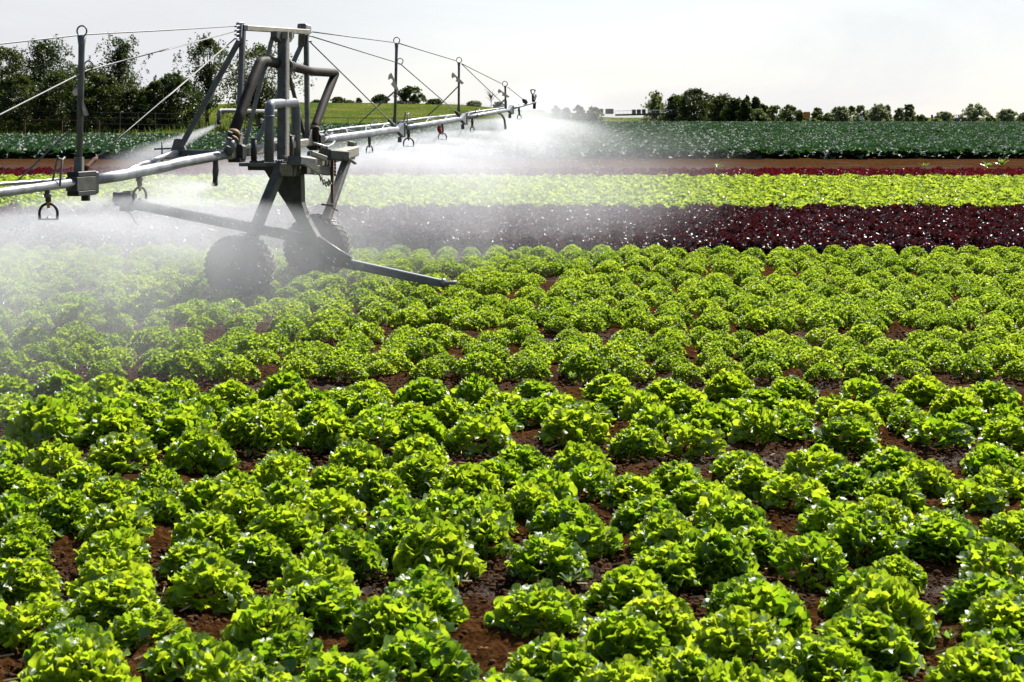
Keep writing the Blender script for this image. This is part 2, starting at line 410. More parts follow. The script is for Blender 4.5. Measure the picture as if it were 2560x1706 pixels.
LEAFY = [lettuce_mesh('leafy_lettuce', M['leafy'], 10+i, 205+10*i, .160, .148, .019+.0008*i, .034+.001*i, 12, 3, .20+.015*i, 2+i % 3, .46, .70, .09) for i in range(8)]
FRIZZY = [lettuce_mesh('frizzy_lettuce', M['frizzy'], 30+i, 460, .140, .124, .009, .019, 8, 2, .42, 3, .60, .82, .13) for i in range(5)]
REDL = [lettuce_mesh('red_lettuce', M['redl'], 50+i, 130, .160, .17, .022, .040, 8, 2, .32, 3, .7) for i in range(3)]
CRIM = [lettuce_mesh('crimson_lettuce', M['crimson'], 60+i, 50, .14, .14, .03, .05, 7, 2, .3, 3, .6) for i in range(2)]
PALE = [lettuce_mesh('pale_lettuce', M['pale'], 70+i, 70, .17, .16, .035, .060, 8, 2, .30, 3, .55) for i in range(3)]
CABB = [cabbage_mesh('cabbage', 80+i) for i in range(3)]

rng = np.random.RandomState(77); random.seed(7)
def ordi(n):
    return '%d%s' % (n, 'th' if 10 <= n % 100 <= 20 else {1: 'st', 2: 'nd', 3: 'rd'}.get(n % 10, 'th'))
def in_frame(x, y, z=.1):
    px = CX+x/y*F; py = HY+(H-z)/y*F
    return 0 < px < 2560 and 0 < py < 1720
def plant(name, meshes, x, y, sc, label, cat, group, squash=1.0):
    o = bpy.data.objects.new(name, meshes[rng.randint(len(meshes))]); C.objects.link(o)
    o.location = (x, y, tz(x, y)-.01); o.rotation_euler = (rng.normal()*.08, rng.normal()*.08, rng.rand()*6.283)
    sx = .90+.2*rng.rand(); o.scale = (sc*sx, sc/sx, sc*squash*(.88+.24*rng.rand())); tag(o, label, cat, group)
    return o
def gn_field(name, pts, scl, proto_objs, label=None):
    """stuff: a point per plant, the plants instanced on the points"""
    pts = np.asarray(pts, np.float32); n = len(pts)
    me = bpy.data.meshes.new(name); me.vertices.add(n); me.vertices.foreach_set('co', pts.ravel())
    for an, dt, va in (('rz', 'FLOAT', rng.rand(n)*6.283), ('sc', 'FLOAT', np.asarray(scl)), ('vi', 'INT', rng.randint(0, len(proto_objs), n))):
        at = me.attributes.new(an, dt, 'POINT'); at.data.foreach_set('value', va.astype(np.float32 if dt == 'FLOAT' else np.int32))
    o = link(name, me); tag(o, label, None, None, 'stuff')
    g = bpy.data.node_groups.new(name+'_nodes', 'GeometryNodeTree')
    g.interface.new_socket('Geometry', in_out='INPUT', socket_type='NodeSocketGeometry')
    g.interface.new_socket('Geometry', in_out='OUTPUT', socket_type='NodeSocketGeometry')
    N = g.nodes; L = g.links; gi = N.new('NodeGroupInput'); go = N.new('NodeGroupOutput'); jn = N.new('GeometryNodeJoinGeometry')
    def attr(nm, dt):
        q = N.new('GeometryNodeInputNamedAttribute'); q.data_type = dt; q.inputs['Name'].default_value = nm; return q.outputs['Attribute']
    cmb = N.new('ShaderNodeCombineXYZ'); L.new(attr('rz', 'FLOAT'), cmb.inputs[2])
    for k, po in enumerate(proto_objs):
        oi = N.new('GeometryNodeObjectInfo'); oi.inputs['Object'].default_value = po; oi.transform_space = 'ORIGINAL'
        oi.inputs['As Instance'].default_value = True
        cp = N.new('FunctionNodeCompare'); cp.data_type = 'INT'; cp.operation = 'EQUAL'
        ia = [s for s in cp.inputs if s.type == 'INT']
        L.new(attr('vi', 'INT'), ia[0]); ia[1].default_value = k
        ip = N.new('GeometryNodeInstanceOnPoints')
        L.new(gi.outputs[0], ip.inputs['Points']); L.new(cp.outputs[0], ip.inputs['Selection']); L.new(oi.outputs['Geometry'], ip.inputs['Instance'])
        L.new(cmb.outputs[0], ip.inputs['Rotation']); L.new(attr('sc', 'FLOAT'), ip.inputs['Scale'])
        L.new(ip.outputs[0], jn.inputs[0])
    L.new(jn.outputs[0], go.inputs[0])
    md = o.modifiers.new('scatter', 'NODES'); md.node_group = g
    return o
def protos(objs, meshes):                  # one placed plant per mesh variant
    res = []
    for me in meshes:
        res.append(next(o for o in objs if o.data == me))
    return res

# leafy heads, read off the photograph: window origin, then (x, crown top, width) in its 3.6766x zoom
HEADS = {
 (0, 1280): [(185,80,480),(1040,110,620),(1770,140,560),(2380,150,600),(200,350,640),(1060,390,700),(1930,410,740),(350,700,760),(1060,570,760),(1330,760,700),(2470,770,800),(660,970,800),(1700,990,760),(750,1220,950),(2600,1010,740),(2060,1250,860),(120,1490,700)],
 (640, 1280): [(560,420,800),(560,600,800),(800,130,700),(1300,10,620),(1650,170,750),(1530,440,680),(1530,620,780),(1300,810,850),(1500,1090,900),(800,1290,950),(40,1370,800),(2300,1390,850)],
 (1280, 1280): [(320,160,700),(650,10,660),(1430,10,700),(1450,250,640),(1880,200,700),(2230,40,600),(1070,470,720),(1330,720,760),(1000,890,780),(250,650,820),(400,1140,820),(1600,1170,720),(1000,1380,900),(2050,1380,820),(2170,520,700),(2330,700,820),(2090,930,880)],
 (1920, 1280): [(400,190,720),(850,20,700),(1600,10,680),(1200,270,490),(2100,220,720),(920,520,720),(1080,720,860),(900,920,900),(2000,540,760),(2200,740,800),(2100,970,780),(500,1150,900),(1950,1230,850),(1000,1400,850),(120,1430,760)],
 (0, 920): [(80,60,430),(560,20,420),(1000,60,430),(1340,80,420),(1660,70,420),(2120,110,420),(100,170,440),(700,140,440),(1150,170,440),(1550,190,440),(1900,210,440),(90,240,460),(420,290,480),(660,240,460),(1000,290,500),(1330,250,460),(1720,300,480),(2250,300,480),(430,400,640),(1060,390,590),(1650,410,580),(2270,400,560),(40,560,380),(500,670,500),(1130,600,600),(1830,620,600),(120,860,520),(750,870,520),(1450,850,500),(2150,870,520),(350,940,540),(1000,960,540),(1900,1000,560),(600,1110,580),(1400,1080,600),(2230,1120,560),(100,1090,560),(1100,1210,640),(1900,1290,650),(230,1260,520)],
 (640, 920): [(270,60,440),(790,110,400),(1050,50,400),(1550,110,480),(2030,80,450),(2270,190,440),(350,170,440),(560,170,420),(1050,190,430),(120,280,470),(600,300,480),(1150,310,470),(1410,270,420),(1800,260,440),(2150,330,480),(150,420,500),(700,430,500),(1100,420,510),(1500,420,500),(2050,440,560),(250,650,470),(230,780,500),(930,670,560),(1500,660,560),(1520,790,560),(2200,650,520),(2230,800,540),(700,870,540),(1100,920,560),(1950,890,560),(300,980,570),(650,1110,620),(1750,1050,570),(1350,1150,640),(2100,1150,590),(250,1270,640),(1300,1330,640),(2050,1300,640)],
 (1280, 920): [(200,80,400),(420,170,430),(900,60,460),(1430,60,420),(2000,60,450),(2290,140,420),(180,240,440),(970,150,440),(1200,210,420),(1600,180,420),(700,250,440),(2050,250,430),(1330,340,500),(1820,340,520),(2270,380,500),(550,400,580),(1180,500,500),(1680,480,520),(640,710,560),(60,660,500),(1530,830,530),(2100,700,520),(2230,840,530),(300,930,570),(720,850,560),(1100,930,550),(1760,960,570),(1270,1140,600),(1950,1100,580),(170,1040,570),(500,1190,610),(2070,1200,590),(640,1330,630)],
 (1920, 920): [(200,60,430),(600,210,420),(880,90,450),(1430,90,450),(2050,110,460),(1120,200,430),(1750,210,440),(250,240,430),(800,280,450),(1310,300,450),(1830,300,450),(2230,310,460),(200,360,500),(750,440,560),(1580,410,560),(2200,420,530),(450,700,560),(1130,700,560),(2080,690,560),(720,820,540),(1450,820,560),(2150,870,560),(250,930,600),(1130,960,600),(1900,960,570),(650,1190,640),(1030,1180,600),(900,1320,660),(1600,1260,640),(2270,1280,600)],
}
leafy = []
for (ox, oy), lst in HEADS.items():
    for zx, zt, zw in lst:
        x = ox+zx/3.6766; y = oy+zt/3.6766; d = (H-.165)*F/(y-HY)
        leafy.append(((x-CX)/F*d, d, zw/3.6766*d/F/.318))
leafy.sort(key=lambda q: q[1]-SKEW*q[0])
keep = []
for q in leafy:
    if all((q[0]-k[0])**2+(q[1]-k[1])**2 > .13**2 for k in keep): keep.append(q)
leafy = keep
rows = {}
for q in leafy:
    yy = q[1]-SKEW*q[0]; bed = 0 if yy < LANE0 else 1 if yy < LANE0+PITCH else 2
    base = (4.6, LANE0+.2, LANE0+PITCH+.2)[bed]
    rows.setdefault((bed, max(0, int((yy-base)/.30))), []).append(q)
bed_name = ('nearest leafy bed', 'middle leafy bed', 'last leafy bed')
leafy_objs = []
rank = {}
for key in sorted(rows):
    rank.setdefault(key[0], []).append(key)
for bed, ks in rank.items():
    for rn, key in enumerate(ks):
        for i, q in enumerate(sorted(rows[key])):
            sz = 'small ' if q[2] < .74 else 'big ' if q[2] > 1.08 else ''
            leafy_objs.append(plant('leafy_lettuce', LEAFY, q[0], q[1], q[2], '%sleafy green head, %s from left in row %d of the %s' % (sz, ordi(i+1), rn+1, bed_name[bed]), 'lettuce', 'leafy green lettuce heads in the near beds', .95+rng.rand()*.15))
# more of the same beds beyond the picture's edges
ex = []
for k in range(-3, 3):
    for r_ in range(6):
        yy = LANE0+PITCH*k+.42+r_*.29
        if not 3.0 < yy < 10.5: continue
        for x in np.arange(-7, 7, .34):
            X_ = x+(r_ % 2)*.17+rng.normal()*.03; Y_ = yy+SKEW*X_
            px = CX+X_/Y_*F; py = HY+(H-.165)/Y_*F
            if px < -60 or px > 2620 or py > 1730: ex.append((X_, Y_, -.01))
gn_field('outlying_leafy_lettuces', ex, .9+rng.rand(len(ex))*.2, protos(leafy_objs, LEAFY), 'leafy lettuces outside the beds in view')

# frizzy, red, pale beds and cabbages: rows across the picture
def field(name, meshes, y0, y1, rowsp, insp, size, label, cat, group, stuff, stuff_label, indiv=300, lanes=True, skip=.05, jit=.05, squash=1.0, wide=.36, xo=0):
    rest = []; objs = []; cnt = 0; rown = 0; yy = y0
    while yy < y1:
        ld = abs(((yy-LANE0)/PITCH+.5) % 1-.5)*PITCH
        if lanes and ld < .25:
            yy += .25-ld+.02 if ((yy-LANE0)/PITCH+.5) % 1 > .5 else .5; 
            if ld >= .25: continue
            continue
        rown += 1; col = 0; off = rown*.41*insp % insp+rng.rand()*.12
        hw = wide*yy+1.2
        for x in np.arange(-hw, hw, insp):
            if rng.rand() < skip: continue
            X_ = x+off+rng.normal()*jit; Y_ = yy+SKEW*X_*(yy < 25)+rng.normal()*jit
            s = size*(.76+.46*rng.rand())
            if cnt < indiv and in_frame(X_, Y_):
                cnt += 1; col += 1
                objs.append(plant(name, meshes, X_, Y_, s, label % (ordi(col), rown), cat, group, squash))
            else: rest.append((X_, Y_, tz(X_, Y_)-.01, s))
        yy += rowsp
    if rest:
        rest = np.array(rest); gn_field(stuff, rest[:, :3], rest[:, 3], protos(objs, meshes), stuff_label)
    return objs
field('frizzy_lettuce', FRIZZY, 10.80, 20.55, .315, .335, 1.0, 'frizzy curly green lettuce head, %s from left in row %d behind the leafy lettuces', 'lettuce', 'frizzy green lettuce heads', 'frizzy_lettuces_far', 'bed of frizzy green lettuces beyond the counted rows')
field('red_lettuce', REDL, 20.75, 29.0, .30, .30, 1.0, 'dark red lettuce head, %s from left in row %d of the dark red bed', 'lettuce', 'dark red lettuce heads', 'red_lettuces_far', 'dark red lettuces deeper in the bed', lanes=False, skip=.02, jit=.05)
field('pale_lettuce', PALE, 29.4, 44.4, .33, .33, 1.0, 'pale yellow-green lettuce, %s from left in row %d behind the dark red bed', 'lettuce', 'pale green lettuce heads', 'pale_lettuces_far', 'pale green lettuces deeper in the bed', lanes=False, skip=.12, jit=.07)
field('crimson_lettuce', CRIM, 44.9, 50.8, .32, .32, 1.0, 'small crimson lettuce, %s from left in row %d of the strip before bare soil', 'lettuce', 'crimson lettuce heads', 'crimson_lettuces_far', 'crimson lettuces deeper in the strip', lanes=False, skip=.03, jit=.05)
def cabbages():
    rest = []; objs = []; cnt = 0; rown = 0; yy = 67.6
    while yy < 205:
        sp = .62 if yy < 120 else .8
        rown += 1; col = 0; hw = .37*yy+2
        for x in np.arange(-hw, hw, sp*.95):
            X_ = x+(rown % 2)*.3+rng.normal()*.09; Y_ = yy+rng.normal()*.1
            if Y_ > float(far_edge(np.array([X_]), np.array([Y_]))[0]): continue
            s = (1.0 if yy < 120 else 1.25)*(.85+.3*rng.rand())
            if cnt < 300 and in_frame(X_, Y_):
                cnt += 1; col += 1
                objs.append(plant('cabbage', CABB, X_, Y_, s, 'blue-green cabbage plant, %s from left in row %d beside the bare soil track' % (ordi(col), rown), 'cabbage', 'blue-green cabbages'))
            else: rest.append((X_, Y_, tz(X_, Y_), s))
        yy += sp*(1.0 if yy < 120 else 1.25)
    rest = np.array(rest); gn_field('cabbage_field', rest[:, :3], rest[:, 3], protos(objs, CABB), 'blue-green cabbages deeper in the field')
cabbages()

# ------------------------------------------------------------------ weeds and straw on the soil
def weed_mesh(seed):
    r = np.random.RandomState(seed); sp = []
    for i in range(9):
        phi = i*2.4+r.rand(); hor = np.array((math.cos(phi), math.sin(phi), 0)); el = R(25+r.rand()*50)
        t = hor*math.cos(el)+UP*math.sin(el); L = .03+.03*r.rand()
        sp.append((t*L*1.1+UP*.01, t, UP*math.cos(el)-hor*math.sin(el), L, .1, .1, 2, .3, .32))
    V, Fs = lobes(sp, r, 8, 2); return mesh_np('weed', V, Fs, M['weed'], True)
WEEDS = [weed_mesh(s) for s in range(3)]
for i, (x, y, sc, lab) in enumerate([(785, 1445, 1.0, 'small weed seedling in the muddy lane near the bottom edge'), (1425, 1462, 1.0, 'small weed seedling between two leafy heads in the wet lane'), (1530, 1390, 1.7, 'tuft of narrow weed leaves behind a leafy head'),
        (1285, 1600, 1.1, 'weed seedling on the bare soil patch near the bottom edge'), (2365, 1405, 1.1, 'weed beside the small leafy head on the bare soil'), (2440, 1400, .8, 'tiny weed on bare soil by the last leafy heads'), (2370, 1610, .8, 'tiny weed in the brown furrow near the bottom corner'),
        (150, 1348, .9, 'weed seedling in the dark lane at the side'), (1430, 950, 1.2, 'weed in the gap before the frizzy lettuces'), (1900, 775, 1.2, 'small weed among the frizzy lettuces by a soil gap'), (165, 1300, 1.6, 'bushy weed beside a leafy head near the lane'),
        (2470, 423, 4.5, 'tall yellow-green weed standing up out of the crimson strip'), (2505, 418, 4.0, 'pale weed behind the tall one at the crimson strip'), (2310, 420, 3.0, 'weed rising from the edge of the bare track'), (1795, 421, 3.0, 'lone weed on the bare track by the crimson strip')]):
    d = H*F/(y-HY); p = P(x, y, d)
    o = bpy.data.objects.new('weed', WEEDS[i % 3]); C.objects.link(o); o.location = (p.x, p.y, 0); o.scale = (sc*(.55 if d < 20 else .8),)*3; o.rotation_euler = (0, 0, i*1.3)
    tag(o, lab, 'weed', 'weeds on the soil')
def straw():
    V = []; Q = []; r = np.random.RandomState(4)
    for i in range(900):
        y = 4.9+16*r.rand()**1.6; x = (r.rand()*2-1)*.36*y; l = .02+.05*r.rand(); a = r.rand()*3.14; w = .0025
        dx, dy = math.cos(a)*l, math.sin(a)*l; nx, ny = -math.sin(a)*w, math.cos(a)*w; b = len(V); z0 = .01+.02*r.rand(); z1 = .01+.02*r.rand()
        V += [(x-nx, y-ny, z0), (x+nx, y+ny, z0), (x+dx+nx, y+dy+ny, z1), (x+dx-nx, y+dy-ny, z1), (x, y, z0+.004), (x+dx, y+dy, z1+.004)]
        Q += [(b, b+1, b+2, b+3), (b, b+4, b+5, b+3), (b+1, b+4, b+5, b+2)]
    tag(link('straw_debris', mesh_np('straw_debris', V, np.array(Q), M['straw'], False)), 'bits of dry straw lying on the soil', kind='stuff')
straw()
def clods():
    r = np.random.RandomState(21); n = 80000
    y = 4.6+9.5*r.rand(n)**1.25; x = (r.rand(n)*2-1)*(.35*y+.4)
    s = .0035+.011*r.rand(n)**4
    ico = bpy.data.meshes.new('soil_clod')
    import bmesh
    bm = bmesh.new(); bmesh.ops.create_icosphere(bm, subdivisions=1, radius=1); bv = np.array([v.co[:] for v in bm.verts]); bf = np.array([[v.index for v in f.verts] for f in bm.faces]); bm.free()
    nv = len(bv)
    V = bv[None]*(1+1.0*(r.rand(n, nv, 1)-.5))*s[:, None, None]*np.array((1, 1, .75))
    z = (vnoise(x*9, y*9)-.5)*.040
    V = V+np.stack([x, y, z+s*.25-.004], 1)[:, None, :]
    Fc = bf[None]+(np.arange(n)*nv)[:, None, None]
    me = mesh_np('soil_clods', V.reshape(-1, 3), Fc.reshape(-1, 3), M['clod'], True)
    tag(link('soil_clods', me), 'loose crumbs of red-brown soil between the lettuces', kind='stuff')
M['clod'] = simple('soil_crumb', (.030, .0125, .005), (.120, .056, .022), .95, 0, 6, .3, .08)
clods()
# ------------------------------------------------------------------ the travelling irrigation boom and its cart
cart = empty('irrigation_cart', (-2.44, 16.16, 0))
tag(cart, 'grey irrigation boom cart with cable-stayed pipe arms spraying over the lettuce', 'irrigation machine')
def part(name, mb, m, parent=None, label=None):
    o = mb.build(name, M[m], parent or cart)
    if label: o['label'] = label
    return o
def A(x, y, t=0.0): return PB(*a_(x, y), t)
def Bt(x, y, s=0.0): return PT(*b_(x, y), s)
def Cc(x, y, t=0.0): return PB(*c_(x, y), t)
def E(x, y, t=0.0): return PB(*e_(x, y), t)

# tower: top bar, uprights, mast, struts
o = part('top_bar', MB().beam(A(838, 158), A(1450, 198), .05, .055), 'cream')
part('end_cap', MB().beam(A(800, 153), A(838, 158), .054, .06), 'black', o)
m_ = MB().beam(A(1388, 160, -.03), A(1440, 175, -.03), .10, .10); part('bracket', m_, 'galv', o)
m_ = MB().beam(A(785, 110, .02), A(775, 250, .02), .05, .03); m_.beam(A(765, 120), A(808, 112), .04, .03)
for yy in (145, 185, 225, 265): m_.tube([A(735, yy, .03), A(790, yy-10, .03)], .009, 6)
part('cable_shackle', m_, 'galv', o)
m_ = MB()
for yy in (195, 235, 285): m_.tube([A(1445, yy-5), A(1485, yy+4)], .010, 6)
part('cable_shackle', m_, 'galv', o)
part('upright', MB().beam(A(812, 185), A(765, 1370), .05, .05, N3), 'galv_dark')
part('upright', MB().beam(A(1432, 225), A(1446, 1275), .045, .05, N3), 'galv_dark')
m_ = MB().beam(A(1200, 215, .09), A(1195, 1450, .09), .094, .05, D3*-1)
mast = part('mast', m_, 'galv_dark')
part('lit_edge_flange', MB().beam(A(1246, 250, .115), A(1244, 1440, .115), .014, .10, D3), 'cream', mast)  # flange strip in the pale tone, painting in the mast's sunlit edge
m_ = MB().plate([A(1115, 190, .06), A(1285, 195, .06), A(1285, 250, .06), A(1250, 300, .06), A(1160, 300, .06), A(1115, 245, .06)], N3, .07)
part('head_plate', m_, 'galv_dark', mast)
m_ = MB().beam(A(1225, 195, .12), A(1225, 262, .12), .07, .07); m_.beam(A(1275, 200, .10), A(1275, 262, .10), .05, .05)
part('head_bracket', m_, 'cream', mast)
def strut(p, q, w=.045, m='galv_dark'): return part('strut', MB().beam(p, q, w, w), m)
crossL = A(175, 1375, -.62)
strut(A(775, 285, -.02), crossL, .05)
strut(A(1112, 215, .02), A(830, 1300, -.25), .045, 'galv')
strut(A(1390, 205, -.03), A(1385, 335, -.05), .07)
strut(A(1385, 325, -.05), A(955, 1255, -.35), .042)
strut(A(1250, 560, .0), A(1418, 1225, -.1), .036, 'cream_dark')
# centre beam along the boom, end flanges
o = part('centre_beam', MB().beam(A(665, 1402), A(1150, 1318), .09, .085), 'cream')
part('centre_beam', MB().beam(A(1130, 1323), A(1505, 1268), .088, .083), 'cream')
part('cross_member', MB().beam(A(1010, 1325, -.1), A(1150, 1270, -.55), .08, .08), 'galv_dark')
m_ = MB().beam(A(735, 1380, .03), A(770, 1382, .03), .16, .16); m_.beam(A(725, 1455, .04), A(780, 1450, .04), .12, .04)
part('pipe_flange', m_, 'black', o)
m_ = MB().beam(A(1505, 1268, .02), A(1545, 1264, .02), .17, .17); m_.beam(A(1500, 1335, .03), A(1550, 1328, .03), .1, .05)
part('pipe_flange', m_, 'black', o)
for p, q in ((A(790, 1180, .06), A(785, 1330, .06)), (A(1475, 1150, .04), A(1470, 1250, .04))):
    part('gusset', MB().plate([p, p+D3*.03, q+D3*.05, q-D3*.04], N3, .012), 'cream', o)

# hoses
def bend(pts, r, n=8):                     # rounded polyline
    pts = [Vector(p) for p in pts]; out = [pts[0]]
    for i in range(1, len(pts)-1):
        p = pts[i]; a = (pts[i-1]-p); b = (pts[i+1]-p); l = min(r, a.length*.45, b.length*.45)
        a = a.normalized()*l; b = b.normalized()*l
        for k in range(n+1):
            t = k/n; out.append(p+a*(1-t)**2+b*t**2)
    out.append(pts[-1]); return out
h1 = part('rubber_hose', MB().tube(bend([A(700, 1255, .06), A(800, 960, .05), A(890, 715, .05), A(985, 490, .05), A(1090, 487, .04), A(1205, 530, .02)], .055), .053, 14), 'hose')
h2 = part('rubber_hose', MB().tube(bend([A(1215, 520, .0), A(1310, 540, .0), A(1480, 585, .0), A(1720, 600, .0), A(1600, 900, .02), A(1518, 1130, .04), A(1512, 1262, .05)], .045), .049, 14), 'hose')
def collar(mid, axis, r, l, m, par, name): 
    axis = Vector(axis).normalized(); part(name, MB().tube([Vector(mid)-axis*l/2, Vector(mid)+axis*l/2], r, 14), m, par)
ax = A(720, 1180, .06)-A(700, 1255, .06)
collar(A(722, 1195, .06), ax, .058, .05, 'brownband', h1, 'hose_clamp'); collar(A(706, 1250, .06), ax, .059, .03, 'brownband', h1, 'hose_clamp')
for yy in (1138, 1188): collar(A(1515, yy, .04), A(1518, 1130, .04)-A(1512, 1262, .05), .054, .022, 'brownband', h2, 'hose_clamp')
for xx, yy, hh in ((1188, 520, h1), (1210, 530, h1), (1262, 528, h2), (1282, 532, h2)): collar(A(xx, yy, .02), A(1310, 540)-A(1205, 520), .058, .012, 'galv', hh, 'hose_clamp')
m_ = MB()
for q in range(5): m_.beam(A(1150+q*20, 462+q*5, .03), A(1152+q*20, 482+q*5, .03), .02, .02)
part('clamp_bolts', m_, 'galv', h1)
m_ = MB()
for xx, yy in ((672, 1175), (668, 1235), (760, 1190), (660, 1320)): m_.tube([A(xx-15, yy, .08), A(xx+30, yy+12, .08)], .012, 6)
part('clamp_bolts', m_, 'galv_dark', h1)
part('hose_elbow', MB().tube([A(700, 1262, .06), A(690, 1320, .06), A(660, 1395, .03)], [.050, .054, .042], 12), 'galv_dark', h1)
part('hose_elbow', MB().tube([A(1512, 1262, .05), A(1518, 1290, .04), A(1560, 1275, .0)], [.046, .05, .042], 12), 'galv_dark', h2)

# grey supply pipe bent over the mast
up = part('supply_pipe', MB().tube(bend([A(1068, 1470, .17), A(1072, 905, .15), A(1330, 888, .05), A(1335, 1420, .02)], .09, 10), .049, 16), 'pvc')
for xx, yy, t in ((1070, 1022, .155), (1334, 998, .035)): collar(A(xx, yy, t), Z3, .054, .016, 'galv', up, 'pipe_joint')
m_ = MB().tube([A(1190, 898, .1), A(1200, 897, .1)], .053, 14); part('pipe_joint', m_, 'galv', up)
part('valve_pipe', MB().tube([A(920, 1245, .1), A(920, 1480, .1)], .03, 10).tube([A(885, 1470, .1), A(1010, 1470, .14)], .012, 6), 'black')
part('valve_pipe', MB().tube([A(1285, 1225, .1), A(1280, 1440, .1)], .032, 10).tube([A(1255, 1215, .11), A(1315, 1222, .11)], .014, 6), 'black')
eg = part('end_gun_pipe', MB().tube(bend([A(1150, 978, -.5), A(700, 968, -.5), A(576, 968, -.5), A(576, 1075, -.5)], .07), .021, 12), 'galv_dark')
part('nozzle', MB().tube([A(576, 1070, -.5), A(573, 1105, -.5)], [.026, .016], 10), 'black', eg)
m_ = MB().beam(A(965, 1068, -.4), A(1050, 1085, -.4), .05, .05); part('stay_bracket', m_, 'cream_dark')

# boom arms: main pipes, stay pipes, braces, flanges
def pipe(name, pts, r, m='galv'): return part(name, MB().tube(pts, r, 14), m)
pl = pipe('main_pipe', [A(640, 1400), A(200, 1478), Cc(1266, 1132), Cc(900, 1205), Cc(675, 1236)], [.044, .047, .047, .047, .046])
pipe('main_pipe', [Cc(580, 1254), Cc(300, 1293), Cc(0, 1332), Cc(-420, 1395)], .034)
pipe('main_pipe', [A(1575, 1262), A(1700, 1240), A(2000, 1200), E(500, 1105)], [.036, .045, .044, .044])
pipe('main_pipe', [E(570, 1092), E(800, 1055), E(1220, 985)], .036)
pipe('main_pipe', [E(1290, 972), E(1500, 932), E(1755, 886)], .031)
pipe('main_pipe', [E(1815, 868), E(1950, 832), E(2078, 795)], .020)
sL = [crossL, Cc(1266, 1050, -.45), Cc(1050, 1130, -.22), Cc(940, 1180, -.06)]
pipe('stay_pipe', sL, .027)
pipe('stay_pipe', [Cc(565, 1224, -.2), Cc(280, 1250, -.3), Cc(0, 1268, -.38), Cc(-420, 1320, -.4)], .016)
cr = A(1380, 1212, -.55)
pipe('stay_pipe', [cr, A(1870, 1140, -.5), A(2290, 1095, -.45), E(480, 1030, -.45)], .020)
pipe('stay_pipe', [E(500, 1028, -.42), E(780, 985, -.40), E(1190, 940, -.35)], .019)
pipe('stay_pipe', [E(1230, 932, -.32), E(1480, 895, -.25), E(1740, 860, -.1)], .016)
part('crossbar', MB().beam(crossL, A(655, 1385, -.02), .05, .05), 'galv_dark')
part('crossbar', MB().beam(cr, A(1520, 1270, -.02), .05, .05), 'galv_dark')
part('pivot_plate', MB().plate([crossL+N3*-.09+Z3*-.05, crossL+N3*.12+Z3*-.05, crossL+N3*.04+Z3*.13, crossL+N3*-.03+Z3*.13], D3, .03), 'galv_dark')
part('lock_pin', MB().tube([crossL+N3*-.12+Z3*.10-D3*.1, crossL+N3*-.12-Z3*.12-D3*.1], .008, 6).tube([crossL+N3*-.2+Z3*.03-D3*.1, crossL+N3*-.02+Z3*.04-D3*.1], .010, 6), 'galv_dark')
def braces(pa, pb, n):                     # zigzag between two pipes
    for i in range(n):
        a = pa[0].lerp(pa[1], i/n); b = pb[0].lerp(pb[1], (i+.5)/n); c = pa[0].lerp(pa[1], (i+1)/n)
        part('brace', MB().tube([a, b], .009, 6), 'galv'); part('brace', MB().tube([b, c], .009, 6), 'galv')
braces((A(1700, 1240), E(480, 1108)), (A(1500, 1198, -.54), E(470, 1032, -.45)), 4)
braces((E(590, 1090), E(1210, 986)), (E(510, 1027, -.42), E(1180, 942, -.35)), 3)
braces((E(1300, 970), E(1740, 888)), (E(1240, 931, -.32), E(1730, 862, -.1)), 3)
braces((A(600, 1407), Cc(1150, 1155)), (A(175, 1378, -.6), Cc(1060, 1126, -.24)), 1)
m_ = MB()
for k, (x, y, h_) in enumerate(((540, 1108, .11), (1252, 983, .10), (1785, 882, .085))):
    c = E(x, y); 
    h_ *= .85
    m_ = MB().plate([c-D3*.16-Z3*.01, c+D3*.10-Z3*h_, c+D3*.10+Z3*h_], N3, .06)
    g = part('joint_flange', m_, 'galv')
    part('flange_plate', MB().beam(c+D3*.10, c+D3*.16, .07, h_*2.1), 'black', g)
    part('lug', MB().beam(c-Z3*h_, c-Z3*(h_+.07), .05, .05), 'galv_dark', g)
c = Cc(622, 1262)
g = part('joint_flange', MB().beam(c-D3*.17, c+D3*.12, .10, .11, ch=.05), 'cream_dark')
m_ = MB().beam(c+D3*.12, c+D3*.17, .10, .18); m_.beam(c-D3*.15+Z3*.075, c+D3*.13+Z3*.075, .10, .04); m_.beam(c-D3*.15-Z3*.075, c+D3*.13-Z3*.075, .10, .04); m_.beam(c+D3*.05-Z3*.09, c+D3*.05-Z3*.14, .06, .06)
part('flange_plate', m_, 'black', g)

# boom posts with cable rings and hook plates
def post(top, bot, w, rings, hook=None):
    o = part('cable_post', MB().tube([bot, bot.lerp(top, .85), bot.lerp(top, .93), top], [w, w, w*1.05, w*1.5], 10), 'galv_dark')
    part('post_foot', MB().beam(bot-Z3*.02, bot+Z3*.13, w*3.2, w*2.6), 'galv_dark', o)
    for c, r, t in rings:
        a0 = 0
        part('cable_ring', MB().tube([c+N3*math.cos(q/20*6.2832)*r+Z3*math.sin(q/20*6.2832)*r for q in range(20)], r*.16, 8, False, True), 'galv_dark', o)
    if hook:
        part('hook_plate', MB().plate(hook, D3+N3*.2, .012), 'cream_dark', o)
    return o
sz = lambda px, y: px/F*y
p = Cc(617, 150); k = p.y/F/3.0145
post(p, Cc(595, 1190), .0245, [(Cc(617, 115), 40*k, 0), (Cc(668, 376), 36*k, 0)], [Cc(590, 530, -.1), Cc(560, 550, -.1), Cc(545, 580, -.1), Cc(552, 600, -.1), Cc(592, 600, -.1)])
part('tilt_plate', MB().plate([Cc(622, 630, .05), Cc(668, 748, .05), Cc(640, 755, .05), Cc(620, 700, .05)], D3, .01), 'galv_dark')
p = E(505, 128); k = p.y/F/4.525
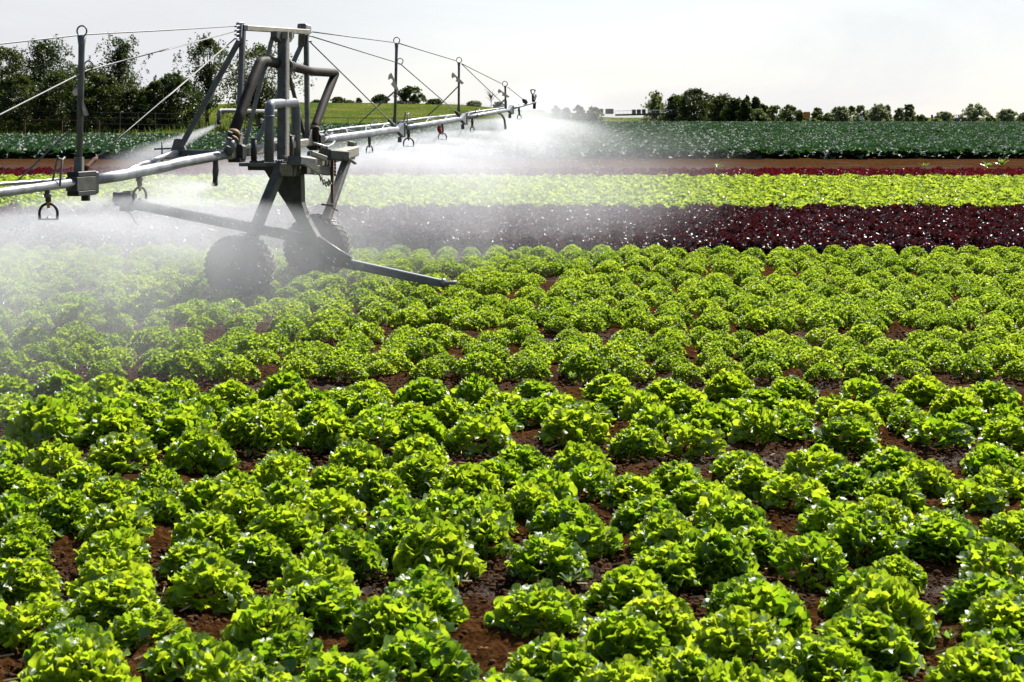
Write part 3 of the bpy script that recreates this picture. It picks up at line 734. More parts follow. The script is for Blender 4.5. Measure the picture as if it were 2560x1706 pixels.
hk = [(443,462),(470,520),(500,590),(525,658),(508,668),(480,640),(440,590),(458,572),(464,552),(455,535),(440,530),(425,534),(415,545),(411,520),(416,495),(428,475)]
post(p, E(483, 1075), .019, [(E(505, 98), 36*k, 0), (E(545, 333), 34*k, 0)], [E(x, y, .05) for x, y in hk])
p = E(1210, 345); k = p.y/F/4.525
hk2 = [(1140,458),(1175,495),(1215,530),(1265,580),(1245,595),(1215,575),(1172,560),(1183,540),(1178,520),(1165,511),(1148,516),(1136,528),(1128,505),(1128,480)]
post(p, E(1207, 955), .0175, [(E(1211, 320), 31*k, 0)], [E(x, y, .05) for x, y in hk2])
p = E(1733, 610); k = p.y/F/4.525
post(p, E(1738, 865), .0165, [(E(1730, 588), 29*k, 0)], [E(1730+(x-1210)*.95, 720+(y-560)*.72, .05) for x, y in hk2])
e0 = E(2050, 790)
o = part('end_sprinkler', MB().tube([E(2048, 790), E(2046, 715)], .022, 8), 'black')
part('sprinkler_arch', MB().tube([E(2046, 715), E(2028, 690), E(2022, 660), E(2046, 652), E(2072, 660), E(2064, 690), E(2046, 715)], .012, 6), 'black', o)
m_ = MB().beam(E(2060, 780, .05), E(2080, 720, .05), .03, .05); m_.beam(E(2065, 800), E(2062, 870), .05, .05)
part('valve_block', m_, 'black', o)

# stay cables, turnbuckle and chains
def cable(*pts, r=.0065, m='cable'): return part('stay_cable', MB().tube(pts, r, 6), m)
cable(A(740, 140), Cc(1266, 108), Cc(640, 141), Cc(0, 212), Cc(-300, 246))
cable(A(760, 183), A(0, 388), Cc(1266, 248), Cc(655, 412), Cc(0, 745), Cc(-200, 846))
cable(A(735, 262), A(0, 895), Cc(1266, 605), Cc(720, 1075))
cable(A(1480, 195), E(475, 120), r=.007); cable(E(530, 130), E(1180, 328), r=.007); cable(E(1240, 360), E(1700, 590), r=.0065); cable(E(1760, 625), E(1945, 772), r=.006)
cable(A(1460, 233), E(500, 345), E(545, 362), r=.007); cable(E(555, 370), E(1175, 905), r=.007); cable(A(1460, 285), E(0, 580), E(440, 1020), r=.0075); cable(E(1242, 365), E(1722, 825), r=.0065)
tb = part('turnbuckle', MB().tube([Cc(730, 1068), Cc(712, 1085), Cc(700, 1095), Cc(660, 1135), Cc(640, 1155)], [.012, .022, .016, .018, .024], 8), 'rust')
part('turnbuckle', MB().tube([E(410, 990), E(425, 1008), E(450, 1035), E(470, 1055)], [.012, .022, .018, .03], 8), 'galv_dark')
part('turnbuckle', MB().tube([E(1165, 900), E(1180, 912), E(1200, 930)], [.012, .025, .03], 8), 'rust')
part('cable_anchor', MB().tube([E(1935, 768), E(1955, 785), E(1972, 800)], [.02, .045, .03], 8), 'black')
def chain(p, q, n, sag=.0, r=.0045, m='galv_dark'):
    mb = MB(); d = (q-p)/n
    for i in range(n):
        c = p+d*(i+.5)-Z3*sag*4*((i+.5)/n)*(1-(i+.5)/n); u = d.normalized(); v = u.cross(N3).normalized() if i % 2 else u.cross(D3).normalized()
        mb.tube([c+u*math.cos(t)*d.length*.62+v*math.sin(t)*d.length*.3 for t in [j/10*6.2832 for j in range(10)]], r, 5, False, True)
    return part('chain', mb, m)
chain(E(476, 682, -.05), E(300, 832, -.5), 28); chain(E(300, 832, -.5), E(60, 1050, -.9), 40)
chain(E(1196, 622, -.05), E(1030, 790, -.4), 24); chain(E(1030, 790, -.4), E(860, 945, -.8), 24)
chain(E(1725, 770, -.03), E(1640, 850, -.3), 14); chain(Cc(530, 860, -.5), Cc(120, 1255, -.9), 40)
# prop brackets standing on the pipes
def prop(p0, p1, p2, p3): return part('prop_bracket', MB().tube(bend([p0, p1, p2, p3], .02, 4), .0085, 6), 'galv_dark')
prop(Cc(396, 1245, -.15), Cc(434, 1072), Cc(470, 1085), Cc(450, 1282, .05)); part('prop_bracket', MB().tube([Cc(434, 1052), Cc(438, 1078), Cc(470, 1086), Cc(488, 1066)], .008, 6), 'galv_dark')
prop(E(578, 1050, -.2), E(603, 935), E(632, 935), E(618, 1100, .05)); part('prop_bracket', MB().tube([E(603, 905), E(604, 935), E(632, 938), E(645, 915)], .008, 6), 'galv_dark')
prop(E(1385, 930, -.2), E(1405, 880), E(1428, 890), E(1412, 965, .05)); part('prop_bracket', MB().tube([E(1408, 865), E(1408, 885), E(1430, 893), E(1444, 875)], .008, 6), 'galv_dark')
part('prop_bracket', MB().tube([A(1595, 1290, .05), A(1690, 1188)], .012, 6), 'galv_dark'); part('prop_bracket', MB().tube([A(1570, 1222, -.1), A(1635, 1150), A(1655, 1185)], .011, 6), 'galv_dark')
part('pull_rod', MB().tube([A(1500, 1285, .1), A(1640, 1325, .12), A(1690, 1300, .1), A(1720, 1255)], .013, 6), 'galv')

# sprinkler heads hanging under the arms
NOZ = []
def sprinkler(top, nozzle, r, face, m2='chrome'):
    """drop pipe with an upside-down U arch that carries a bright deflector plate"""
    top = Vector(top); c = Vector(nozzle); face = Vector(face).normalized()
    neck = c+Z3*r*1.25
    o = part('sprinkler', MB().tube([top+Z3*.03, neck], r*.22+.006, 8), 'cream_dark')
    part('sprinkler_valve', MB().tube([top.lerp(neck, .35), top.lerp(neck, .38), top.lerp(neck, .62), top.lerp(neck, .66)], [r*.20, r*.42, r*.42, r*.2], 8), 'galv_dark', o)
    pts = [c-Z3*r*.62+face*r*.95]+[c+face*math.cos(q)*r+Z3*math.sin(q)*r*1.05 for q in [j/12*math.pi for j in range(13)]]+[c-Z3*r*.62-face*r*.95]
    part('sprinkler_arch', MB().tube(pts, r*.15, 8), 'black', o)
    part('nozzle_tip', MB().tube([neck, c+Z3*r*.55], [r*.26, r*.14], 8), 'yellow', o)
    sd_ = face.cross(Z3)
    mb = MB().beam(c-Z3*r*.60+face*r*1.05, c-Z3*r*.60-face*r*1.05, r*.34, r*.16); mb.tube([c-Z3*r*.62, c-Z3*r*.30], [r*.42, r*.10], 8)
    part('deflector', mb, m2, o)
    NOZ.append(c-Z3*r*.4)
    return o
sprinkler(Cc(352, 1300), Cc(365, 1490), 72/3.0145*Cc(365, 1490).y/F, N3+D3*.1)
sprinkler(Cc(1048, 1190), Cc(1053, 1355), 60/3.0145*Cc(1053, 1355).y/F, N3*.45+D3)
sprinkler(E(195, 1175), E(198, 1340), 50/4.525*E(198, 1340).y/F, N3*.5+D3)
sprinkler(E(637, 1090), E(640, 1262), 58/4.525*E(640, 1262).y/F, N3+D3*.1)
sprinkler(E(1018, 1030), E(1023, 1192), 46/4.525*E(1023, 1192).y/F, N3+D3*.1)
sprinkler(E(1360, 965), E(1360, 1110), 40/4.525*E(1360, 1110).y/F, N3*.3+D3)
sprinkler(E(1885, 845), E(1893, 970), 34/4.525*E(1893, 970).y/F, N3*.5+D3)
part('shut_off_tap', MB().beam(E(985, 1080, .05), E(1000, 1130, .05), .05, .06), 'red', None, 'small red shut-off tap')
o = part('sprinkler', MB().tube([A(545, 1440), A(545, 1560), A(540, 1640)], [.024, .030, .022], 8), 'cream_dark')
part('side_nozzle', MB().tube([A(541, 1630), A(541, 1690), A(515, 1690)], [.024, .026, .014], 8), 'black', o)
gn = part('goose_neck', MB().tube(bend([E(1640, 905), E(1690, 935), E(1725, 985), E(1736, 1095)], .12), .019, 8), 'galv')
part('nozzle', MB().tube([E(1735, 1070), E(1737, 1100)], [.024, .016], 8), 'black', gn)

# turntable, tapered leg, tow bar, legs, wheels
part('turntable_plate', MB().box(Bt(612, 368)+Z3*-.005, .52, .55, .035, N3, D3), 'galv_dark')
m_ = MB().box(Bt(640, 395), .44, .45, .06, N3, D3); part('turntable', m_, 'cream_dark')
m_ = MB()
for q in range(10): m_.tube([Bt(530+q*22, 352, -.28), Bt(530+q*22, 338, -.28)], .012, 6)
part('turntable_bolts', m_, 'galv_dark')
leg = [(540, 395), (860, 395), (866, 560), (868, 690), (905, 800), (958, 905), (1005, 985), (985, 1040), (900, 1000), (835, 870), (740, 705), (640, 555)]
part('tapered_leg', MB().plate([Bt(x, y, 0) for x, y in leg], D3, .11), 'cream_dark')
tb_ = part('tow_bar', MB().beam(Bt(-700, 678, .1), Bt(960, 1012, .05), .09, .105), 'cream_dark')
m_ = MB().plate([Bt(900, 960, 0), Bt(1000, 985, 0), Bt(1140, 1080, 0), Bt(1275, 1165, 0), Bt(1320, 1265, 0), Bt(1060, 1205, 0), Bt(880, 1090, 0)], D3, .10)
part('bar_knee', m_, 'cream_dark', tb_)
part('top_strip', MB().tube([Bt(1000, 983, -.03), Bt(1140, 1077, -.03), Bt(1275, 1162, -.03)], .012, 6), 'galv', tb_)
part('bar_extension', MB().beam(Bt(1270, 1212, 0), Bt(2030, 1373, 0), .09, .09, Z3, .075, .075), 'pvc', tb_)
part('bar_tip', MB().tube([Bt(2030, 1368, 0), Bt(2062, 1374, 0), Bt(2066, 1372, 0), Bt(2160, 1366, 0)], [.048, .048, .022, .018], 10), 'galv', tb_)
m_ = MB().beam(PT(*c_(870, 1365), .1), PT(*c_(1010, 1380), .1), .13, .11); m_.beam(PT(*c_(965, 1330), .1), PT(*c_(955, 1470), .1), .14, .12); m_.beam(PT(*c_(1000, 1330), .1), PT(*c_(940, 1335), .1), .1, .04)
part('bar_hitch', m_, 'galv_dark', tb_)
part('slack_line', MB().tube(bend([PT(*c_(960, 1480), .1), PT(*c_(985, 1490), .1), PT(*c_(1010, 1540), .1), PT(*c_(1030, 1570), .1)], .05), .006, 5), 'black', tb_)
part('knee_foot', MB().beam(Bt(1040, 1190, 0), Bt(1015, 1270, 0), .07, .07), 'galv_dark', tb_)

def wheel(px, py, d, rad, wd):
    c = P(px, py, d); c.z = rad; ax = D3
    w = part('wheel', MB().lathe(c, ax, [(.05, -wd*.30), (.10, -wd*.34), (.10, wd*.34), (.05, wd*.30)], 20), 'galv_dark')
    prof = [(rad*.50, -wd*.42), (rad*.62, -wd*.50), (rad*.84, -wd*.50), (rad*.94, -wd*.40), (rad*.975, -wd*.2), (rad*.98, 0), (rad*.975, wd*.2), (rad*.94, wd*.40), (rad*.84, wd*.50), (rad*.62, wd*.50), (rad*.50, wd*.42)]
    ty = MB().lathe(c, ax, prof, 56)
    u = N3; 
    for k in range(34):
        for s_ in (-1, 1):
            an = (k+(.5 if s_ > 0 else 0))/34*6.2832
            rd = u*math.cos(an)+Z3*math.sin(an); an2 = an+.10; rd2 = u*math.cos(an2)+Z3*math.sin(an2)
            ty.beam(c+rd*rad*.972+ax*s_*wd*.03, c+rd2*rad*.938+ax*s_*wd*.44, .030, .026, rd)
    part('tyre', ty, 'tyre', w)
    rm = MB().lathe(c, ax, [(rad*.52, -wd*.40), (rad*.49, -wd*.42), (rad*.45, -wd*.30), (rad*.40, -wd*.10), (rad*.16, -wd*.12), (rad*.15, wd*.1), (rad*.4, wd*.12), (rad*.50, wd*.40)], 36)
    part('rim', rm, 'rim', w)
    m_ = MB()
    for k in range(6):
        an = k/6*6.2832; q = c-ax*wd*.16+(u*math.cos(an)+Z3*math.sin(an))*rad*.25; m_.tube([q, q-ax*.03], .014, 6)
    part('wheel_bolts', m_, 'galv', w)
    return c
d1 = H*F/(755-HY); d2 = H*F/(699-HY)
w1 = wheel(599.7, 654, d1, 85.6/F*d1, .27); w2 = wheel(793, 600, d2, 82/F*d2, .30)
k1 = Bt(690, 372, -.28); f1 = w1+D3*.24
part('wheel_leg', MB().beam(k1, P(*b_(438, 985), d1+.05), .10, .10), 'cream_dark')
part('wheel_fork', MB().beam(P(*b_(438, 985), d1+.18), f1, .08, .08), 'cream_dark')
part('axle', MB().tube([w1-D3*.1, w1+D3*.30], .03, 10), 'galv_dark')
t2 = P(*b_(1245, 300), 17.9); g2 = P(*b_(1058, 850), d2-.26)
part('wheel_leg', MB().beam(t2, g2, .095, .08), 'cream_dark')
part('wheel_fork', MB().beam(g2, w2-D3*.24, .08, .08), 'cream_dark')
part('axle', MB().tube([w2-D3*.30, w2+D3*.1], .03, 10), 'galv_dark')
q0 = P(*b_(720, 420), 15.7); q1 = P(*b_(1290, 262), 18.1)
axf = part('axle_frame', MB().beam(q0, q1, .13, .12), 'cream')
part('end_plate', MB().beam(P(*b_(1245, 250), 18.1), P(*b_(1300, 262), 18.05), .05, .20), 'cream', axf)
m_ = MB()
for f in (.03, .08, .48, .53):
    c = q0.lerp(q1, f); m_.beam(c-D3*.03, c+D3*.03, .155, .15)
part('clamp_strap', m_, 'galv_dark', axf)
part('lower_rail', MB().beam(P(*b_(875, 415), 15.9), P(*b_(1100, 430), 17.0), .06, .10), 'cream_dark', axf)
part('latch_arm', MB().beam(P(*b_(790, 340), 15.6), P(*b_(915, 358), 15.9), .16, .09), 'galv_dark')
part('latch_arm', MB().beam(P(*b_(1050, 290), 16.6), P(*b_(1200, 303), 16.9), .16, .11), 'cream_dark')
pl_ = [(878, 385), (950, 368), (985, 385), (1003, 415), (1020, 440), (1000, 452), (950, 430), (915, 395)]
part('bent_plate', MB().plate([P(*b_(x, y), 15.6+(x-878)*.002) for x, y in pl_], Vector((.3, -.6, .7)), .014), 'cream')
part('flat_bar', MB().beam(P(*b_(1200, 292), 17.2), P(*b_(1305, 368), 17.3), .05, .02), 'cream')
part('flat_bar', MB().beam(P(*b_(925, 280), 16.1), P(*b_(1050, 325), 16.3), .06, .05), 'cream')
part('rust_bar', MB().beam(P(*b_(1110, 325), 16.9), P(*b_(1112, 700), 16.9), .07, .03), 'rust', None, 'rusty upright flat bar')
chain(P(*b_(1000, 450), 15.9), P(*b_(1098, 515), 16.8), 9, .06, .007, 'galv_dark'); chain(P(*b_(1135, 340), 16.9), P(*b_(1135, 470), 16.95), 9, .0, .007, 'rust')
c = P(*b_(1135, 752), 16.9); part('lynch_ring', MB().tube([c+Vector((math.cos(t)*.032, math.sin(t)*.03, math.cos(t)*-.018)) for t in [j/12*6.2832 for j in range(12)]], .006, 6, False, True), 'rust')
c = P(*b_(1058, 718), 16.9); part('lynch_pin', MB().tube([c-Vector((.05, 0, -.01)), c+Vector((.08, .02, -.01))], .012, 6), 'rust')
m_ = MB()
for x, y, d in ((700, 315, 15.6), (725, 330, 15.6), (745, 350, 15.7), (1040, 250, 16.8), (1062, 240, 16.9), (915, 285, 16.0)): m_.beam(P(*b_(x, y+18), d), P(*b_(x, y-16), d), .035, .035)
part('clamp_bolts', m_, 'galv_dark')

# ------------------------------------------------------------------ trees and bushes
def tree(name, label, cat, group, px, pyb, pyt, d, wpx, seed, foliage='tree_dark', dens=1.0, lsz=None, form='round', base=0.0, trunk=True, open_=0.0, extra=None):
    """px column, pyb / pyt rows of foot and top, wpx crown width, all in photo pixels at distance d"""
    r = np.random.RandomState(seed)
    X = (px-CX)/F*d; z0 = tz(X, d); Ht = H-(pyt-HY)/F*d-z0; Wd = wpx/F*d/2
    root = empty(name, (X, d, z0)); tag(root, label, cat, group)
    nb = int(95*dens)+10
    hc0 = base*Ht; cl = []
    for i in range(nb*6):
        f = r.rand(); h = hc0+(Ht-hc0)*f
        if form == 'cone': pr = (1-f)**.6*.95+.10
        elif form == 'spire':
            if f > .6 and r.rand() < .45: continue
            pr = (.95*(1-f/.62)**.5 if f < .62 else 0)+(.10+.42*r.rand()*(1-f)**.3)
        elif form == 'open': pr = math.sin(math.pi*min(1, .14+f*.86))**.6*(.75+.35*math.sin(f*9+seed))
        elif form == 'bush': pr = math.sqrt(max(0, 1-(f*.97)**2))
        else: pr = min(1, (math.sin(math.pi*(.16+.82*f))+.02))**.5
        an = r.rand()*6.283; lob = 1+.22*math.sin(2*an+seed+4*f)+.16*math.sin(5*an+seed*2+9*f)
        rr = Wd*pr*lob*r.rand()**.40
        cl.append((math.cos(an)*rr, math.sin(an)*rr, h*(1-.05*r.rand()), f))
        if len(cl) >= nb: break
    ls = lsz or max(.12, d/F*6.0)
    V = []; nl = int(62-26*open_)
    allv = []
    for cx_, cy_, cz_, f in cl:
        sg = (Wd*.085+Ht*.022)*(1-.25*open_)*(.6+.8*r.rand())
        if f > .85: sg *= .7
        g_ = r.normal(size=(nl, 3)); g_ *= np.minimum(1, 1.5/np.linalg.norm(g_, axis=1))[:, None]
        allv.append(g_*np.array((sg, sg, sg*.72))+np.array((cx_, cy_, cz_)))
    for k in range(int(26*dens) if form in ('round', 'cone', 'open', 'spire') else 0):   # twigs standing out of the crown
        f = .35+.65*r.rand(); an = r.rand()*6.283; q = 1.02+.28*r.rand(); w_ = Wd*max(.15, math.sin(math.pi*(.12+.80*f)))*q*.95
        g_ = r.normal(size=(12, 3))*np.array((Wd*.035, Wd*.035, Ht*.022)); allv.append(g_+np.array((math.cos(an)*w_, math.sin(an)*w_, hc0+(Ht-hc0)*f*(1+.07*r.rand()))))
    if extra:
        for ex_, ez_, n_ in extra: allv.append(r.normal(size=(n_, 3))*np.array((Wd*.10, Wd*.10, Ht*.035))+np.array((ex_*Wd, 0, ez_*Ht)))
    pts = np.vstack(allv); pts[:, 2] = np.maximum(pts[:, 2], .05)
    n = len(pts); a = r.normal(size=(n, 3)); a /= np.linalg.norm(a, axis=1)[:, None]; b = np.cross(a, r.normal(size=(n, 3))); b /= np.linalg.norm(b, axis=1)[:, None]
    s = ls*(.55+.8*r.rand(n))[:, None]
    q = np.stack([pts-a*s*.5, pts-b*s*.28+a*s*.05, pts+a*s*.5, pts+b*s*.28+a*s*.05], 1).reshape(-1, 3)
    Q = np.arange(n*4).reshape(-1, 4)
    me = mesh_np('crown', q, Q, M[foliage], False); link('crown', me, root)
    if trunk:
        mb = MB(); tr = max(.05, Ht*.016); top = Vector((r.normal()*Wd*.05, 0, Ht*.72))
        o3 = Vector(root.location)
        mb.tube([o3+Vector((0, 0, -.1)), o3+top*.3+Vector((r.normal()*.1, 0, 0)), o3+top*.65+Vector((r.normal()*.15, 0, 0)), o3+top], [tr*1.4, tr, tr*.7, tr*.2], 7)
        for k in range(0, len(cl), 3 if open_ else 5):
            cx_, cy_, cz_, f = cl[k]
            st = o3+top*min(.8, max(.15, (cz_/Ht)*.62)); en = o3+Vector((cx_, cy_, cz_)); md = st.lerp(en, .5)+Vector((0, 0, -.06*Ht*r.rand()))
            mb.tube([st, md, en], [tr*.42, tr*.28, tr*.08], 5)
        mb.build('trunk', M['bark'], root)
    return root
G1, G2, G3 = 'trees along the meadow edge behind the cabbages', 'shrubs on the meadow hill', 'trees and bushes on the far field edge'
tree('broadleaf_tree', 'dense dark tree at the picture edge left of the spindly ones', 'tree', G1, 8, 345, 116, 122, 175, 1, dens=2.2)
tree('broadleaf_tree', 'dense dark tree with ragged twin tops left of the near cable post', 'tree', G1, 118, 345, 104, 124, 185, 2, dens=2.2, form='cone', extra=[(-.35, .93, 60), (.25, .97, 60)])
tree('broadleaf_tree', 'dark tree right behind the near cable post', 'tree', G1, 208, 345, 165, 126, 170, 3, dens=2.0)
tree('spindly_tree', 'tree with a thin airy spire above a dense lower crown', 'tree', G1, 300, 345, 92, 123, 175, 4, dens=1.7, form='spire', foliage='tree_dark', extra=[(-.10, .95, 35), (.08, .88, 40), (-.15, .80, 40), (.2, .72, 60)])
for i, (x, t, w, lab) in enumerate([(40, 185, 150, 'dark low shrub at the picture edge below the tallest trees'), (150, 180, 150, 'dark low shrub behind the rusty rail'), (250, 190, 140, 'dark shrub just right of the near cable post'), (345, 225, 120, 'dark shrub below the spire-topped tree'), (385, 205, 80, 'thin airy shrub beside the spire-topped tree')]):
    tree('shrub', lab, 'shrub', G1, x, 346, t, 118+i, w, 20+i, dens=1.6 if i < 4 else .7, form='bush', trunk=False)
tree('round_tree', 'dark round tree between the spire-topped tree and the airy ones', 'tree', G1, 430, 338, 186, 124, 130, 6, dens=2.2, form='round')
tree('airy_tree', 'airy tree with forked trunk left of the tower', 'tree', G1, 520, 338, 94, 130, 160, 7, dens=1.4, form='open', base=.24, open_=.55, foliage='tree_dark')
tree('airy_tree', 'airy spreading tree seen through the tower frame', 'tree', G1, 650, 345, 112, 128, 235, 8, dens=2.0, form='open', base=.20, open_=.55, foliage='tree_dark')
for i, (x, t, w, lab, fo) in enumerate([(792, 251, 26, 'small round bush on the hill beside the bent hose', 'tree_dark'), (845, 244, 34, 'dark bush on the hill crest right of the hose', 'tree_dark'), (872, 252, 26, 'low bush touching the dark one on the hill crest', 'tree_mid'), (896, 246, 13, 'tiny pointed bush alone on the hill crest', 'tree_mid'),
        (951, 238, 36, 'round dark bush left of the tall cable post on the hill', 'tree_dark'), (1026, 218, 70, 'biggest round tree on the hill, right of the cable post', 'tree_dark'), (1088, 249, 40, 'dark low bush right of the biggest hill tree', 'tree_dark'), (1186, 254, 38, 'pale airy bush on the far slope of the hill', 'tree_grey'), (1247, 256, 28, 'dark bush at the short cable post', 'tree_dark'), (1338, 279, 42, 'dark low bush behind the boom tip', 'tree_dark')]):
    d = 318; X = (x-CX)/F*d
    tree('hill_bush', lab, 'bush', G2, x, 0, t, d, w, 40+i, foliage=fo, dens=1.0 if w > 30 else .6, form='round' if w > 30 else 'bush', lsz=.34, open_=.4 if fo == 'tree_grey' else 0)
def bare_tree():
    d = 318; X = (1228-CX)/F*d; root = empty('bare_tree', (X, d, tz(X, d))); tag(root, 'leafless bare tree between two bushes near the short cable post', 'tree', G2)
    r = np.random.RandomState(3); mb = MB(); o3 = Vector(root.location); top = 3.9
    mb.tube([o3, o3+Z3*top*.5], [.07, .05], 6)
    for k in range(22):
        a = r.rand()*6.28; st = o3+Z3*top*(.25+.35*r.rand()); en = st+Vector((math.cos(a)*1.5*r.rand()+math.cos(a)*.4, math.sin(a), .5+1.6*r.rand()))
        mb.tube([st, st.lerp(en, .5)+Z3*.2, en], [.05, .04, .02], 5)
    mb.build('trunk', M['bark'], root)
bare_tree()
far = [(1390, 265, 30, 'tree_grey'), (1416, 270, 24, 'tree_grey'), (1447, 264, 32, 'tree_mid'), (1484, 269, 44, 'tree_mid'), (1640, 230, 62, 'tree_mid'), (1690, 240, 60, 'tree_dark'), (1735, 223, 78, 'tree_dark'), (1775, 240, 56, 'tree_dark'), (1808, 238, 62, 'tree_dark'), (1838, 246, 50, 'tree_dark'),
       (1862, 250, 34, 'tree_dark'), (1868, 242, 14, 'tree_dark'), (1889, 244, 20, 'tree_dark'), (1893, 275, 50, 'tree_mid'), (1906, 261, 40, 'tree_dark'), (1937, 266, 44, 'tree_mid'), (1972, 264, 44, 'tree_mid'), (2000, 277, 26, 'tree_mid'), (2043, 271, 36, 'tree_mid'), (2070, 284, 28, 'tree_mid'), (2102, 268, 50, 'tree_grey'), (2128, 266, 34, 'tree_mid'),
       (2150, 264, 36, 'tree_grey'), (2196, 263, 52, 'tree_grey'), (2218, 263, 26, 'tree_grey'), (2247, 271, 26, 'tree_grey'), (2272, 263, 40, 'tree_mid'), (2306, 288, 24, 'tree_mid'), (2360, 281, 46, 'tree_grey'), (2435, 262, 60, 'tree_grey'), (2476, 291, 30, 'tree_mid'), (2518, 275, 54, 'tree_grey'), (2560, 282, 34, 'tree_grey')]
marks = {1640: 'ragged pointed tree left of the big dark grove, by the dark crates', 1690: 'leftmost rounded tree of the big dark grove', 1735: 'tallest rounded tree of the big dark grove', 1775: 'rounded tree right of the tallest in the dark grove', 1808: 'broad rounded tree in the right half of the dark grove', 1838: 'last big rounded tree of the dark grove', 1868: 'thin dark tree standing up at the right end of the grove', 1889: 'slim tree with a small head just right of the grove',
         1972: 'mid green bush just left of the orange sign', 2043: 'mid green bush just right of the orange sign', 2150: 'thin airy bush above the white board', 2435: 'largest grey-green bush near the right edge by the blue machine', 1484: 'low green bush at the left dark crates', 2272: 'dark upright bush left of the two dark posts', 2306: 'low yellow-green bush between the two dark posts', 2360: 'grey bush right of the second dark post', 2560: 'grey bush cut by the right picture edge'}
for i, (x, t, w, fo) in enumerate(far):
    d = 215+(i*37 % 23) if x > 1960 else 232+(i*29 % 17)
    lab = marks.get(x) or '%s bush, number %d from left along the far field edge' % ({'tree_grey': 'grey-green', 'tree_mid': 'mid green', 'tree_dark': 'dark'}[fo], i+1)
    sl = x in (1868, 1889)
    tree('field_edge_tree' if w > 48 or sl else 'field_edge_bush', lab, 'tree' if w > 48 or sl else 'bush', G3, x, 300, t, d, w*1.05, 60+i, foliage=fo, dens=(1.6 if fo == 'tree_dark' else 1.0)*(1.2 if w > 48 else .8), form='cone' if x == 1640 else 'round' if w > 40 or sl else 'bush', lsz=.26, base=.45 if sl else 0, open_=.3 if fo == 'tree_grey' else 0)

# meadow grass blades and flowers
def blades():
    r = np.random.RandomState(9); n = 60000
    y = 98+250*r.rand(n)**1.5; x = (r.rand(n)*2-1)*.36*y
    ok = (y > far_edge(x, y)) & (y < 190) & (x < -.1*y); x = x[ok]; y = y[ok]; n = len(x); z = terrain(x, y)
    h = (.14+.30*r.rand(n))*(1+.5*(y < 140)); a = r.rand(n)*6.28; w = .035+.0002*y; lx = r.normal(size=n)*.12; ly = r.normal(size=n)*.12
    b0 = np.stack([x-np.cos(a)*w, y-np.sin(a)*w, z-.03], 1); b1 = np.stack([x+np.cos(a)*w, y+np.sin(a)*w, z-.03], 1); tp = np.stack([x+lx, y+ly, z+h], 1)
    V = np.stack([b0, b1, tp], 1).reshape(-1, 3); T = np.arange(n*3).reshape(-1, 3)
    tag(link('meadow_grass', mesh_np('meadow_grass', V, T, M['grass'], False)), 'tall meadow grass on the hill and by the trees', kind='stuff')
    m = 2600; y = 215+120*r.rand(m); x = (-.155+.25*r.rand(m))*y+r.normal(size=m)*2; ok = y > far_edge(x, y); x = x[ok]; y = y[ok]; z = terrain(x, y)+.42
    V = []; T = []
    for i in range(len(x)):
        b = len(V); s = .05
        V += [(x[i]-s, y[i], z[i]), (x[i]+s, y[i], z[i]), (x[i], y[i]+s, z[i]+.03), (x[i], y[i]-s, z[i]+.03), (x[i], y[i], z[i]+s), (x[i], y[i], z[i]-s)]
        T += [(b, b+2, b+4), (b+2, b+1, b+4), (b+1, b+3, b+4), (b+3, b, b+4), (b+2, b, b+5), (b+1, b+2, b+5), (b+3, b+1, b+5), (b, b+3, b+5)]
    tag(link('meadow_flowers', mesh_np('meadow_flowers', V, np.array(T), M['white'], False)), 'white flowers scattered in the hill meadow', kind='stuff')
blades()

# ------------------------------------------------------------------ fence, rail, crates, signs, posts, machine on the far edge
fn = empty('wire_fence', (-22, 122, .1)); tag(fn, 'wire fence on thin posts in front of the dark trees', 'fence')
tops = []
for x in (52, 155, 215, 300, 345, 388, 455, 500, 513, 575, 612):
    d = 117; b = P(x, 0, d); z = tz(b.x, d); tp = Vector((b.x, d, z+1.75)); tops.append(tp)
    MB().beam((b.x, d, z-.2), tp, .05, .05).build('post', M['wood'], fn)
for h in (.35, .8, 1.25, 1.65):
    MB().tube([Vector((t.x, t.y, tz(t.x, t.y)+h)) for t in tops], .006, 5).build('wire', M['cable'], fn)
rl = empty('rail_barrier', (-32, 114, .1)); tag(rl, 'rusty red-brown rail barrier before the dark trees', 'barrier')
pp = [P(62, 0, 114), P(155, 0, 114), P(248, 0, 114)]
for p in pp:
    z = tz(p.x, 114); MB().beam((p.x, 114, z-.2), (p.x, 114, z+1.3), .09, .09).build('post', M['rust'], rl)
MB().beam((pp[0].x, 113.9, tz(pp[0].x, 114)+1.27), (pp[2].x, 113.9, tz(pp[2].x, 114)+1.27), .05, .08).build('rail', M['rust'], rl)
gr = empty('guard_rail', (-25, 226, 1)); tag(gr, 'long dark guard rail along the foot of the hill', 'guard rail')
xs = [P(x, 0, 226).x for x in range(690, 1290, 30)]
MB().tube([Vector((x, 226, tz(x, 226)+.75)) for x in xs], .07, 6).build('rail', M['galv_dark'], gr)
for x in xs[::2]: MB().beam((x, 226.1, tz(x, 226)-.2), (x, 226.1, tz(x, 226)+.7), .08, .08).build('post', M['galv_dark'], gr)
CR = [(1499, 1508, 272), (1513, 1534, 272), (1580, 1589.5, 274), (1592, 1602, 273.5), (1605, 1614, 273)]
names = ['narrow dark crate half hidden by a bush, leftmost of the five', 'wide dark crate right of the narrow half-hidden one', 'dark square crate, first of the row of three', 'dark square crate, middle of the row of three', 'dark square crate beside the ragged tree, last of the three']
